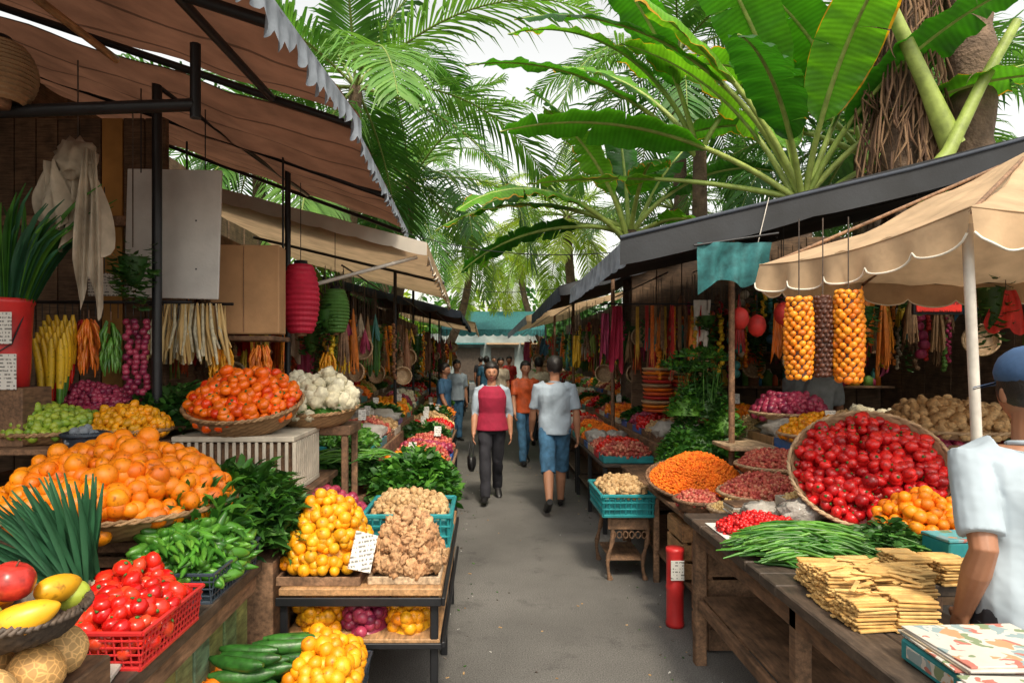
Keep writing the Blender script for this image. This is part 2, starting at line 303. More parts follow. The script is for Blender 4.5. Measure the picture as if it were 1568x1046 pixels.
# ------------------------------------------------------------------ helpers
def heap(b,T,rx,ry,h,r,m,t=None,sc=(1,1,1),p=2,e=.55,ori='rand',gap=1.8,fill=None,extra=.12,stem=None,jit=.26,layers=2):
    t=t or FRU; f=rng
    mean=(sc[0]+sc[1])/2
    g=r*gap*mean
    nx=int(2*rx/g)+2; ny=int(2*ry/(g*.87))+2
    P=[]
    s1,s2=f.random()*50,f.random()*50
    for L in range(layers):
        ii,jj=np.meshgrid(np.arange(nx),np.arange(ny),indexing='ij')
        x=-rx+g*(ii+.5*((jj+L)%2))+f.normal(0,r*jit,ii.shape); y=-ry+g*.87*(jj+.33*L)+f.normal(0,r*jit,ii.shape)
        rho=(np.abs(x/rx)**p+np.abs(y/ry)**p)**(1/p); k=rho<=1
        x,y,rho=x[k],y[k],rho[k]; z=h*(1-rho**2)**e-L*r*1.15+f.normal(0,r*.22,x.shape)+h*.12*np.sin(x/rx*4+s1)*np.cos(y/ry*3.5+s2)*(1-rho)
        k=z>-r*.5 if L else z>-9; P.append(np.stack([x[k],y[k],z[k]],1))
    if h>r*3:
        per=2*math.pi*max(rx,ry); nr=int(h/(r*1.6))
        for q in range(1,nr):
            zz=h*q/nr; rho=math.sqrt(max(0,1-(zz/h)**(1/e)))
            na_=max(3,int(per*rho/(r*2.0))); th=np.arange(na_)*2*math.pi/na_+f.random()*6
            c,s=np.cos(th),np.sin(th); kk=rho/((np.abs(c)**p+np.abs(s)**p)**(1/p))
            P.append(np.stack([rx*c*kk,ry*s*kk,np.full(na_,zz)],1)+f.normal(0,r*.28,(na_,3)))
    P=np.concatenate(P)
    ne=int(len(P)*extra)
    if ne: 
        Q=P[f.integers(0,len(P),ne)].copy(); Q[:,2]+=r*.9; P=np.concatenate([P,Q])
    n=len(P)
    if ori=='rand': ro=eul(f.random(n)*6.28,f.random(n)*6.28,f.random(n)*6.28)
    elif ori=='flat': ro=eul(f.random(n)*6.28,f.normal(0,.3,n),f.random(n)*6.28)
    elif ori=='up': ro=eul(f.normal(0,.6,n),f.normal(0,.6,n),f.random(n)*6.28)
    else: ro=eul(f.normal(0,.3,n),f.normal(0,.2,n),ori+f.normal(0,.35,n))
    S=np.array(sc)[None]*r*np.clip(1+f.normal(0,.14,(n,1)),.7,1.28)
    Rm=T[:3,:3]; pos=tp(T,P); ro=Rm[None]@ro
    b.scat(t,pos,ro,S,m)
    if stem is not None:
        k=f.random(n)<.5; top=pos[k]+np.einsum('nij,j->ni',ro[k],np.array([0,0,1.]))*S[k][:,2:3]*.86
        b.scat(I1,top,ro[k],np.array([r*.26,r*.26,r*.12]),stem)
    a=np.linspace(0,1,9)[:,None]; th=np.linspace(0,2*math.pi,25)[None]
    c,s=np.cos(th),np.sin(th); kk=a*.95/((np.abs(c)**p+np.abs(s)**p)**(1/p))
    G=np.stack([rx*c*kk,ry*s*kk,h*.88*(1-(a*.97)**2)**e*np.ones_like(th)-r*1.1],-1)
    b.grid(tp(T,G.reshape(-1,3)).reshape(G.shape),fill or m)
def basket(b,T,r,h,m=None,flare=.72,ell=(1,1),n=96):
    m=m or m_wicker
    pr=[(.001,.004),(r*flare*.6,.002)]; K=max(5,int(h/.012))
    for i in range(K+1):
        u=i/K; pr.append((r*(flare+(1-flare)*u**.7),h*u))
    b.lathe(pr,m,T,n,weave=.0035,ell=ell)
    b.lathe([(rr-.012,z+.004) for rr,z in pr[1:]],m,T,n,weave=.002,ell=ell)
    th=np.linspace(0,2*math.pi,65)
    for q in range(3):
        P=np.stack([(r+.006*np.cos(th*22+q*2.1))*np.cos(th)*ell[0],(r+.006*np.cos(th*22+q*2.1))*np.sin(th)*ell[1],h+.008*np.sin(th*22+q*2.1)],-1)
        b.tube(P,.007,m,6,T=T,caps=False,var=.3+.3*q)
def crate(b,x0,x1,y0,y1,z0,z1,m,fl=.015,step=.035,bar=.005,rows=4):
    def side(a,c):
        a=np.array(a,float); c=np.array(c,float); L=np.linalg.norm(c-a); n=max(2,int(L/step))
        mid=np.array([(x0+x1)/2,(y0+y1)/2]); nn=nrm((a+c)/2-mid)
        for i in range(n+1):
            p=a+(c-a)*i/n; q=p+nn*fl
            b.rod((*p,z0),(*q,z1),bar*.7,m,4,caps=False,smooth=False)
        for j in range(rows+1):
            u=j/rows; z=z0+(z1-z0)*u; o=nn*fl*u; rr=bar*(1.7 if j in(0,rows) else .8)
            ee=nrm(c-a)*fl*u
            b.rod((*(a+o-ee),z),(*(c+o+ee),z),rr,m,6,smooth=False)
    side((x0,y0),(x1,y0)); side((x1,y0),(x1,y1)); side((x1,y1),(x0,y1)); side((x0,y1),(x0,y0))
    b.bb(x0,x1,y0,y1,z0,z0+.008,m)
def tray(b,x0,x1,y0,y1,z0,h,m,t=.012):
    b.bb(x0,x1,y0,y0+t,z0,z0+h,m); b.bb(x0,x1,y1-t,y1,z0,z0+h,m); b.bb(x0,x0+t,y0+t,y1-t,z0,z0+h,m); b.bb(x1-t,x1,y0+t,y1-t,z0,z0+h,m)
    b.bb(x0+t,x1-t,y0+t,y1-t,z0,z0+.01,m)
def slat_crate(b,x0,x1,y0,y1,z0,z1,m,n=3):
    for x in (x0+.015,x1-.015):
        for y in (y0+.015,y1-.015): b.bb(x-.013,x+.013,y-.013,y+.013,z0,z1,m)
    dz=(z1-z0)/n
    for i in range(n):
        za=z0+dz*i+.006; zb=z0+dz*(i+1)-.012
        b.bb(x0,x1,y0-.008,y0+.001,za,zb,m); b.bb(x0,x1,y1-.001,y1+.008,za,zb,m)
        b.bb(x0-.008,x0+.001,y0,y1,za,zb,m); b.bb(x1-.001,x1+.008,y0,y1,za,zb,m)
    b.bb(x0,x1,y0,y1,z1-.015,z1-.002,m)
LF=(np.array([(0,-.0,0),(.35,-.22,.05),(.35,.22,.05),(.35,0,0),(.75,-.16,.02),(.75,.16,.02),(.75,0,-.04),(1,0,-.16)],float),
    np.array([(0,1,3),(0,3,2),(1,4,3),(3,4,6),(3,6,2),(6,5,2),(4,7,6),(6,7,5)]))
def leafpile(b,T,rx,ry,h,n,size,m,up=.6,e=.5,w=1.0,vol=.35,p=2):
    f=rng; th=f.random(n)*6.283; rho=np.sqrt(f.random(n))
    c,s=np.cos(th),np.sin(th); kk=rho/((np.abs(c)**p+np.abs(s)**p)**(1/p))
    x=rx*c*kk; y=ry*s*kk; z=h*(1-rho**2)**e*(1-vol*f.random(n))*(1+.18*np.sin(x/rx*5+rx*40)*np.cos(y/ry*4+ry*30))
    yaw=np.arctan2(y/ry,x/rx)+f.normal(0,.9,n)
    pit=-(up*f.random(n)*1.3-.15)
    ro=eul(f.normal(0,.6,n),pit,yaw); S=size*(.6+.7*f.random(n))
    sc=np.stack([S,S*w,S],1)
    b.scat(LF,tp(T,np.stack([x,y,z],1)),T[:3,:3][None]@ro,sc,m)
    a=np.linspace(0,1,7)[:,None]; th=np.linspace(0,2*math.pi,21)[None]; c,s=np.cos(th),np.sin(th); kk=a*.9/((np.abs(c)**p+np.abs(s)**p)**(1/p))
    G=np.stack([rx*c*kk,ry*s*kk,h*.7*(1-(a*.95)**2)**e*np.ones_like(th)],-1); b.grid(tp(T,G.reshape(-1,3)).reshape(G.shape),m)
def beans(b,T,rx,ry,h,n,L,r,m,yaw=0,sp=.4,k=5):
    for i in range(n):
        th=R()*6.28; rho=math.sqrt(R()); x,y=rx*rho*math.cos(th),ry*rho*math.sin(th); z=h*(1-rho**2)**.5*U(.6,1)+r
        a=yaw+random.gauss(0,sp); l=L*U(.7,1.1); c=U(-.25,.25); tt=np.linspace(-.5,.5,k)
        P=np.stack([x+tt*l*math.cos(a)-c*tt*tt*l*math.sin(a),y+tt*l*math.sin(a)+c*tt*tt*l*math.cos(a),z-(tt**2)*l*.35+0*tt],-1)
        P[:,2]=np.maximum(P[:,2],r*.8)
        b.tube(P,[r*.45]+[r]*(k-2)+[r*.3],m,6,T=T)
def valance(b,p0,p1,h,nsc,m,trim=None,sc=.3,amp=.02,jag=0):
    p0=np.array(p0,float); p1=np.array(p1,float); d=p1-p0; L=np.linalg.norm(d); nn=nrm(np.cross(d,(0,0,1)))
    n=int(nsc*10); u=np.linspace(0,1,n+1)
    drop=h*(1-sc*(1-np.abs(np.sin(math.pi*u*nsc))**.6))
    if jag: drop=drop+np.array([jag*noise.noise(Vector((x*L*9,p0[0]*3,p0[1]))) for x in u])
    rip=amp*np.sin(u*nsc*math.pi*2+.7)+amp*.6*np.sin(u*nsc*5.1)
    rows=[];att=[]
    for j in range(5):
        v=j/4; P=p0+u[:,None]*d; P=P+nn*(rip*v)[:,None]; P[:,2]-=drop*v; rows.append(P)
        att.append(np.stack([u*L,np.full(n+1,v*.3),np.full(n+1,.5)],-1))
    b.grid(np.array(rows),m,np.array(att))
    if trim: b.tube(rows[-1],.006,trim,5,caps=False)
def sheet(b,p00,p10,p11,p01,m,sag=.08,ribs=1,nu=16,nv=24,wr=.01,var=.5):
    p00,p10,p11,p01=[np.array(x,float) for x in (p00,p10,p11,p01)]
    u=np.linspace(0,1,nu)[:,None,None]; v=np.linspace(0,1,nv)[None,:,None]
    P=p00*(1-u)*(1-v)+p10*u*(1-v)+p11*u*v+p01*(1-u)*v
    P[:,:,2]-=(sag*np.abs(np.sin(math.pi*v*ribs))*(np.sin(math.pi*u)*.7+.3))[:,:,0]
    for i in range(nu):
        for j in range(nv): P[i,j,2]+=wr*noise.noise(Vector((P[i,j,0]*3,P[i,j,1]*3,1.7)))
    A=np.zeros((nu,nv,3)); A[:,:,0]=(u[:,:,0]*np.linalg.norm(p10-p00)); A[:,:,1]=v[:,:,0]*np.linalg.norm(p01-p00); A[:,:,2]=var
    b.grid(P,m,A)
def strand(b,x,y,z0,z1,r,m,t=I1,g=1.3,sc=(1,1,1),rad=0):
    n=max(2,int((z1-z0)/(r*g))); z=np.linspace(z0,z1,n)
    th=rng.random(n)*6.28; pos=np.stack([x+np.cos(th)*rad,y+np.sin(th)*rad,z],1)
    b.scat(t,pos,eul(rng.random(n)*6,rng.random(n)*6,rng.random(n)*6),np.array(sc)*r,m)
def cloth_hang(b,x,y,z1,L,w,m,yaw=0,fold=.03,n=13,gather=0,sw=.04):
    u=np.linspace(-.5,.5,n); rows=[]; s0=U(0,9)
    for j in range(12):
        v=j/11; ww=w*(1-gather*(1-v)**1.5)
        X=u*ww+.03*math.sin(v*3+s0)*w; Y=fold*np.sin(u*22+v*2+s0)*(.4+.6*v)+fold*.6*np.sin(u*9+v*5); Z=z1-L*v*(1+.12*np.sin(u*5+s0))+(sw*L*np.sin(u*9+s0))*v
        rows.append(np.stack([x+X*math.cos(yaw)-Y*math.sin(yaw),y+X*math.sin(yaw)+Y*math.cos(yaw),Z+0*X],-1))
    b.grid(np.array(rows),m)
# ------------------------------------------------------------------ people
def remesh(tb,vox,it=3):
    o=tb.done(center=False); md=o.modifiers.new('r','REMESH'); md.mode='VOXEL'; md.voxel_size=vox; md.use_smooth_shade=True
    sm=o.modifiers.new('s','SMOOTH'); sm.factor=.5; sm.iterations=it
    dg=bpy.context.evaluated_depsgraph_get(); ev=o.evaluated_get(dg); me=ev.to_mesh()
    v=np.zeros(len(me.vertices)*3); me.vertices.foreach_get('co',v); v=v.reshape(-1,3)
    nn=np.zeros(len(v)*3); me.vertices.foreach_get('normal',nn); nn=nn.reshape(-1,3)
    q=[list(p.vertices) for p in me.polygons]; f4=np.array([p for p in q if len(p)==4])
    ev.to_mesh_clear(); mm=o.data; bpy.data.objects.remove(o); bpy.data.meshes.remove(mm)
    return v,f4,nn
def wrinkle(v,nn,amp,sc):
    d=np.array([noise.noise(Vector((p[0]*sc,p[1]*sc,p[2]*sc*.8+p[0]*sc*.5))) for p in v]); d=d-np.abs(d)*.6
    return v+nn*(d*amp)[:,None]
def person(name,x,y,yaw=0,h=1.7,legs=((.35,.1,0),(-.3,.35,.6)),arms=((.3,.12,.25),(-.25,.12,.2)),top=m_shirt,under=None,bottom=m_trous,short=False,skin=m_skin,fem=False,lean=.03,vox=.009,sleeve=.8,shoe=m_black,cap=None,bag=False,hairlong=False,head_yaw=0,vest=False,hair=m_hair):
    k=h/1.7; b=B(name); s=B('tmp'); sh=B('tmp2'); pa=B('tmp3'); vs=B('tmp4')
    dr=lambda a:np.array([0,-math.sin(a),-math.cos(a)])
    zoff=9; J=[]
    for i,sd in enumerate((-1,1)):
        a,kn,ph=legs[i]; hip=np.array([sd*.088,0,.93]); knee=hip+.44*dr(a)+np.array([-sd*.012,0,0]); ank=knee+.41*dr(a-kn)
        fd=np.array([sd*.12,-math.cos(ph),-math.sin(ph)]); heel=ank-fd*.045+np.array([0,0,-.045*math.cos(ph)]); toe=ank+fd*.15+np.array([0,0,-.045])
        J.append((hip,knee,ank,heel,toe)); zoff=min(zoff,heel[2]-.028,toe[2]-.02)
    for i,sd in enumerate((-1,1)):
        hip,knee,ank,heel,toe=J[i]
        mid=(knee*.62+ank*.38)+np.array([0,.012,0])
        s.tube([hip+[0,0,.02],hip*.5+knee*.5,knee,mid,ank,ank+[0,0,-.03]],[.085,.072,.055,.056,.036,.034],m_eye,12)
        b.tube([heel+[0,0,.012],ank*.6+heel*.4+[0,-.01,0],(heel+toe)/2+[0,0,.022],toe+[0,0,.006],toe+nrm(toe-heel)*.035],[(.03,.03),(.037,.042),(.042,.033),(.044,.024),(.02,.012)],shoe,12,ax=(1,0,0))
        if short: pe=knee*.97+ank*.03; pa.tube([hip+[0,0,.0],hip*.5+knee*.5,knee,pe+dr(legs[i][0])*.05],[.10,.096,.088,.086],m_eye,14)
        else: pa.tube([hip,hip*.5+knee*.5,knee,knee*.5+ank*.5,ank+dr(0)*.02],[.098,.09,.072,.067,.062],m_eye,14)
    sp=lambda zz,dy=0:np.array([0,-(zz-.95)*math.sin(lean)+dy,.95+(zz-.95)*math.cos(lean)])
    if fem: tors=[(.86,.15,.10),(.93,.17,.122),(1.02,.15,.11),(1.10,.132,.10),(1.2,.15,.118),(1.29,.16,.128),(1.37,.155,.1),(1.42,.10,.07)]
    else: tors=[(.86,.14,.10),(.93,.16,.115),(1.02,.155,.112),(1.10,.15,.108),(1.2,.165,.118),(1.29,.178,.122),(1.37,.172,.1),(1.42,.11,.075)]
    s.tube([sp(t[0]) for t in tors],[(t[1]*.9,t[2]*.88) for t in tors],m_eye,20,ax=(1,0,0))
    pa.tube([sp(.84),sp(.90),sp(.97),sp(1.02)],[(.13,.095),(.168,.122),(.165,.12),(.155,.113)],m_eye,20,ax=(1,0,0))
    g=.016
    hem=.86 if not vest else .92
    sh.tube([sp(hem)]+[sp(t[0]) for t in tors[1:]],[(tors[1][1]+g+.012,tors[1][2]+g+.014)]+[(t[1]+g+(.01 if t[0]<1.15 and not fem else 0),t[2]+g) for t in tors[1:]],m_eye,22,ax=(1,0,0))
    if vest: vs.tube([sp(.885)]+[sp(t[0]) for t in tors[1:-1]]+[sp(1.425)],[(tors[1][1]+.04,tors[1][2]+.04)]+[(t[1]+g+.018-(.010 if t[0]>1.33 else 0),t[2]+g+.022) for t in tors[1:-1]]+[(.12,.10)],m_eye,22,ax=(1,0,0))
    hands=[]
    for i,sd in enumerate((-1,1)):
        p,ab,e=arms[i][:3]; so=sp(1.375)+np.array([sd*(.178 if not fem else .16),0,0])
        d1=nrm([sd*math.sin(ab),-math.sin(p)*math.cos(ab),-math.cos(p)*math.cos(ab)]); el=so+.29*d1
        ab2=arms[i][3] if len(arms[i])>3 else ab*.3
        d2=nrm([sd*math.sin(ab2),-math.sin(p+e),-math.cos(p+e)]); wr=el+.25*d2
        s.tube([so+[-sd*.04,0,.0],so,so*.5+el*.5,el,el*.65+wr*.35,wr,wr+d2*.02],[.05,.05,.045,.038,.042,.027,.026],m_eye,12)
        e2=so+d1*.29*sleeve if sleeve<=1 else el+(wr-el)*(sleeve-1)
        P=[so+np.array([-sd*.07,0,.015]),so+[0,0,.0],so+d1*.12,]+([e2] if sleeve<=1 else [el,e2])
        sh.tube(P,[.062,.068,.064]+([.062] if sleeve<=1 else [.054,.048]),m_eye,14)
        f0=np.array([0,-1.,0]); n=np.array([-sd*1.,0,0]); n=nrm(n-d2*(n@d2)); tdir=nrm(np.cross(d2,n)); tdir=tdir if tdir@f0>0 else -tdir
        s.tube([wr-d2*.01,wr+d2*.03,wr+d2*.07,wr+d2*.092],[(.024,.02),(.036,.017),(.041,.016),(.036,.012)],m_eye,12,ax=tdir)
        for q,(o,l) in enumerate([(.031,.068),(.0105,.078),(-.0105,.073),(-.031,.056)]):
            a0=wr+d2*.082+tdir*o; c1=nrm(d2+n*.25+tdir*o*4); c2=nrm(d2+n*.75+tdir*o*4); c3=nrm(d2*.7+n*1.1)
            s.tube([a0-d2*.015,a0,a0+c1*l*.45,a0+c1*l*.45+c2*l*.33,a0+c1*l*.45+c2*l*.33+c3*l*.22],[.0095,.009,.0085,.008,.006],m_eye,8)
        t0=wr+d2*.03+tdir*.028; s.tube([t0-tdir*.012,t0+nrm(d2*.7+tdir*.7)*.035,t0+nrm(d2*.7+tdir*.7)*.035+nrm(d2+tdir*.25+n*.3)*.032],[.013,.011,.008],m_eye,8)
        hands.append((wr,d2))
    hc=sp(1.585)+np.array([0,-.012,0]); s.tube([sp(1.37),sp(1.44),hc+[0,.02,-.06]],[.062,.054,.054],m_eye,14)
    v=I4[0].copy(); v0=v.copy(); lo=np.clip(-v[:,2],0,1)
    v[:,0]*=1-.38*lo**1.6; v[:,1]*=1-.12*lo; v=v*np.array([.077,.098,.115])
    def bump(cx,cz,wx,wz,d):
        w=np.exp(-((v[:,0]-cx)/wx)**2-((v[:,2]-cz)/wz)**2)*(v0[:,1]<0); v[:,1]-=w*d
    bump(0,-.018,.010,.022,.022); bump(0,-.028,.016,.010,.008); bump(0,.022,.045,.012,.006); bump(0,-.095,.022,.016,.012); bump(0,-.052,.024,.010,.006)
    for q in(-1,1): bump(q*.03,.0,.014,.012,-.009); bump(q*.04,-.025,.018,.02,.005)
    cy,sy=math.cos(head_yaw),math.sin(head_yaw); HR=np.eye(4); HR[0,0]=cy; HR[0,1]=-sy; HR[1,0]=sy; HR[1,1]=cy; HR[:3,3]=hc
    s.add(v,I4[1],m_eye,T=HR)
    for q in(-1,1): s.add(I2[0]*np.array([.012,.018,.03])+np.array([q*.078,.008,-.005]),I2[1],m_eye,T=HR)
    v,f,nn=remesh(s,vox*.75,2); b.add(v,f,skin)
    v,f,nn=remesh(pa,vox,4); b.add(wrinkle(v,nn,.016,9),f,bottom)
    v,f,nn=remesh(sh,vox,4); b.add(wrinkle(v,nn,.022,8),f,under or top)
    if vest: v,f,nn=remesh(vs,vox,3); b.add(v,f,top)
    for q in(-1,1):
        b.add(I2[0]*.0085+np.array([q*.03,-.080,.0]),I2[1],m_eyew,T=HR); b.add(I2[0]*.0055+np.array([q*.03,-.0855,.0]),I2[1],m_eye,T=HR)
        b.add(I2[0]*np.array([.013,.003,.0022])+np.array([q*.03,-.093,.02]),I2[1],hair,T=HR)
    b.add(I2[0]*np.array([.020,.006,.005])+np.array([0,-.095,-.054]),I2[1],m_lip,T=HR)
    hv=lumpy(I3,.14,5,1)[0]; hv=hv*np.array([.089,.108,.110])*(1.04 if fem else 1)+np.array([0,.016,.032])
    fm=(hv[:,1]<-.02)&(hv[:,2]<.055); hv[fm,1]=np.maximum(hv[fm,1],-.03); lowm=hv[:,2]<-.03
    if hairlong: hv[lowm,2]-=.03; hv[lowm,1]+=.01
    b.add(hv,I3[1],hair,T=HR)
    if cap:
        cv=I3[0]*np.array([.094,.112,.088])+np.array([0,.012,.062]); cv[:,2]=np.maximum(cv[:,2],.03); b.add(cv,I3[1],cap,T=HR)
        br=[]; 
        for j in range(5):
            a=np.linspace(-1.1,1.1,11); rr=.09+.065*j/4; br.append(np.stack([np.sin(a)*rr*.9,-np.cos(a)*rr*1.05,.04-.02*(j/4)-0.012*np.abs(np.sin(a))],-1))
        b.grid(np.array(br),cap,T=HR); b.grid(np.array(br)-np.array([0,0,.006]),cap,T=HR)
        b.add(I2[0]*.009+np.array([0,.012,.15]),I2[1],cap,T=HR)
    if bag:
        wr,d2=hands[0]; hp=wr+d2*.10
        c=hp+np.array([-.02,0,-.24]); v=I3[0]*np.array([.055,.15,.13]); v[:,2]=np.clip(v[:,2],-.11,.07); b.add(lumpy((v/.1,0),.12,1.2)[0]*.1+c,I3[1],m_black)
        for q in(-.02,.02): 
            tt=np.linspace(0,math.pi,12); b.tube(np.stack([0*tt+c[0]+q,c[1]+.09*np.cos(tt),c[2]+.05+.19*np.sin(tt)],-1),.006,m_black,6)
    b.tube([sp(1.425)+np.array([.063*math.cos(t),.058*math.sin(t)-.004,.008*math.sin(t)]) for t in np.linspace(0,2*math.pi,21)],.009,under or top,6,caps=False)
    c,s_=math.cos(yaw),math.sin(yaw); Mx=np.array([[c,-s_,0],[s_,c,0],[0,0,1]])
    for i in range(len(b.V)):
        vv=b.V[i]-np.array([0,0,zoff]); b.V[i]=(vv*k)@Mx.T+np.array([x,y,.004])
    return b.done()
# ------------------------------------------------------------------ ground
b=B('ground')
b.grid(np.array([[(-400,-60,0),(400,-60,0)],[(-400,700,0),(400,700,0)]],float),m_earth,smooth=False); b.done()
b=B('market_lane_pavement'); n=40
G=np.zeros((n,12,3))
for i in range(n):
    for j in range(12): G[i,j]=(-3.5+j*.75,-3+i*2.0,.004)
b.grid(G,m_asph,smooth=False); b.done()
b=B('litter')
for i in range(420):
    x=U(-.3,1.35) if R()<.5 else random.choice([U(-.35,-.1),U(.95,1.35)]); y=U(3,16); s=U(.003,.011); b.box((x,y,.0075),(s*U(1,3),s,.004),random.choice([m_leaf,m_pea,m_paper,m_wdark,m_earth,m_wdark,m_leafd]),rz=R()*6)
b.done()
# ------------------------------------------------------------------ left front table
b=B('market_table'); b.bb(-2.7,-1.0,.7,3.05,.70,.75,m_wdark); b.bb(-2.7,-1.02,.72,3.03,.62,.698,m_wold)
for i in range(16): b.bb(-1.075,-1.05-.004*(i%2),.78+i*.14,.78+i*.14+.132,.05,.615,m_green_p)
for y in (.76,2.95):
    for x in (-1.12,-2.6): b.bb(x-.03,x+.03,y-.03,y+.03,0,.615,m_wold)
b.done()
b=B('fruit_bowl'); T=TR(-1.11,1.6,1.0)
basket(b,T,.155,.06,m_wdark)
def one(b,c,s,m,t=I3,rz=0,ry=0,stem=False):
    T=TR(*c,0,ry,rz); b.add(t[0]*np.array(s),t[1],m,T=T)
    if stem: b.rod(tuple(tp(T,np.array([[0,0,s[2]*.8]]))[0]),tuple(tp(T,np.array([[.003,0,s[2]*1.15]]))[0]),.002,m_wold,5)
APP=lumpy((I3[0]*(1-.2*np.exp(-((I3[0][:,:2]**2).sum(1))*9))[:,None],I3[1]),.06,1.5,2)
MAN=taper(I3,1,.12,.3)
one(b,(-1.085,1.56,1.14),(.05,.05,.045),m_apple,APP,stem=True,ry=.3)
one(b,(-1.02,1.51,1.075),(.072,.037,.035),m_mango,MAN,rz=.4,ry=-.25); one(b,(-1.04,1.66,1.09),(.06,.034,.034),m_mango,MAN,rz=1.2)
one(b,(-1.10,1.49,1.08),(.038,.038,.036),m_lime,APP); one(b,(-1.18,1.58,1.075),(.042,.042,.04),m_apple,APP); one(b,(-1.03,1.70,1.06),(.04,.04,.038),m_lime,APP)
one(b,(-1.14,1.48,1.03),(.034,.034,.032),m_lime,APP);one(b,(-1.2,1.68,1.07),(.04,.04,.04),m_orange)
b.done()
b=B('cantaloupe_pile'); b.bb(-1.34,-1.0,1.36,1.82,.752,.862,m_wold)
for (x,y,z) in [(-1.06,1.45,.924),(-1.185,1.45,.924),(-1.04,1.575,.924),(-1.30,1.5,.924),(-1.16,1.58,.924),(-1.06,1.70,.924),(-1.19,1.7,.924)]: one(b,(x,y,z),(.062,.062,.060),m_melon,FRU3,rz=R()*6)
b.done()
b=B('magazine'); b.box((-1.11,1.87,.762),(.15,.2,.018),m_print,rz=.2); b.done()
b=B('tomato_crate'); crate(b,-1.28,-1.0,1.97,2.36,.752,.86,m_redp,step=.022,bar=.0045,rows=5); heap(b,TR(-1.14,2.165,.80),.14,.19,.12,.030,m_tom,TOM,p=4,e=.4,stem=m_stem,ori='up'); heap(b,TR(-1.2,2.3,.84),.12,.12,.10,.030,m_tom,TOM,stem=m_stem,ori='up'); b.done()
b=B('leek_bunch')
for i in range(120):
    base=np.array([-1.36+U(-.04,.04),2.30+U(-.04,.04),.84]); a=U(-.1,1.75); L=U(.34,.5)
    d=nrm([-math.cos(a),U(-.25,.2),abs(math.sin(a))+.1]); t=np.linspace(0,1,6)[:,None]
    P=base+d*L*t+np.array([-.1,0,-.2])*(t**2.2)*L*.6; w=np.cross(d,nrm([.2,1,.2])); w=nrm(w)*.013
    wd=(np.sin(np.pi*np.clip(t*.8+.12,0,1)))
    b.grid(np.stack([P-w*wd,P+np.array([0,.006,0])*wd,P+w*wd],0),m_leek)
for i in range(14): b.tube([(-1.33+U(-.05,.05),2.30+U(-.05,.05),.755),(-1.36+U(-.04,.04),2.30+U(-.04,.04),.9)],.014,m_caul,8)
b.done()
b=B('wooden_stand'); slat_crate(b,-1.95,-1.25,2.72,3.02,.752,.93,m_wold); slat_crate(b,-2.6,-2.0,2.5,3.0,.752,.95,m_wold); b.done()
b=B('orange_basket'); T=TR(-1.58,2.95,.935); basket(b,T,.47,.10); heap(b,TR(-1.58,2.95,1.0),.44,.42,.25,.038,m_orange,FRU3,stem=m_stem,ori='up',extra=.25); b.done()
b=B('orange_pile'); heap(b,TR(-2.3,2.75,.96),.3,.25,.22,.038,m_orange,FRU3,stem=m_stem,ori='up'); b.done()
b=B('green_pepper_crate'); crate(b,-1.36,-1.01,2.50,2.98,.752,.86,m_darkp,step=.03,bar=.004,rows=4)
T=TR(-1.185,2.745,.80); heap(b,T,.18,.23,.19,.018,m_gr,PEP,sc=(4.6,1,1),ori='flat',gap=.9,e=.7,p=3,fill=m_leafd,extra=.3); leafpile(b,TR(-1.2,2.86,.84),.17,.15,.26,260,.11,m_leaf,up=1.1,w=.6)
beans(b,TR(-1.17,2.62,.86),.15,.14,.11,110,.18,.011,m_gr,yaw=-1.2,sp=.45); b.done()
b=B('leafy_greens_pile'); b.bb(-1.5,-.97,3.1,3.55,.0,.72,m_wold); leafpile(b,TR(-1.2,3.3,.72),.30,.24,.36,1500,.14,m_leafd,up=.8,w=.55,e=.6); leafpile(b,TR(-1.2,3.25,.8),.26,.2,.3,420,.12,m_leaf,up=.9,w=.6,e=.6,vol=.05); b.done()
b=B('display_shelf'); b.bb(-3.2,-1.72,3.35,4.3,1.17,1.2,m_wold); b.bb(-3.2,-1.0,3.4,4.6,.86,.9,m_wold)
for y in(3.42,4.5):
    for x in (-3.1,-2.2,-1.05): b.bb(x-.03,x+.03,y-.03,y+.03,0,.858,m_wold)
    for x in (-3.1,-1.78): b.bb(x-.025,x+.025,y-.025 if y<4 else 4.2,y+.025 if y<4 else 4.25,.902,1.168,m_wold)
b.bb(-3.2,-1.05,3.5,3.52,.05,.85,m_wall); b.done()
for (x,y,w,m,r) in [(-2.35,3.68,.28,m_olive,.02),(-1.95,3.75,.21,m_yel,.02),(-2.85,3.7,.22,m_choc,.018)]:
    b=B('fruit_tray'); basket(b,TR(x,y,1.2),w,.06,m_wicker,ell=(1,.95)); heap(b,TR(x,y,1.235),w*.95,w*.9,.15,r,m,FRU,sc=(1.25,1,1)); b.done()
b=B('herb_bunch'); leafpile(b,TR(-1.85,4.1,1.2),.3,.25,.28,700,.08,m_leafd,up=.8); b.done()
b=B('dark_grape_tray'); heap(b,TR(-2.35,4.1,1.22),.35,.2,.26,.018,m_onion); b.done()
b=B('folded_cloth_basket'); basket(b,TR(-2.0,3.4,1.2),.1,.07,m_darkp,n=48); heap(b,TR(-2.0,3.4,1.24),.08,.08,.04,.02,m_greyv); b.done()
b=B('red_bucket'); T=TR(-2.5,3.55,1.5); b.lathe([(.001,0),(.105,0),(.112,.1),(.118,.3),(.125,.42),(.132,.43),(.132,.455),(.122,.455),(.115,.4),(.1,.3)],m_redp,T,40)
b.bb(-2.54,-2.38,3.42,3.424,1.72,1.88,m_paper); b.bb(-2.56,-2.36,3.425,3.43,1.49,1.67,m_paper); b.bb(-2.62,-2.34,3.44,3.68,1.2,1.498,m_wold); b.tube([(-2.62,3.55,1.93),(-2.6,3.45,1.72),(-2.5,3.40,1.64),(-2.4,3.45,1.72),(-2.38,3.55,1.93)],.004,m_metal,6)
b.done()
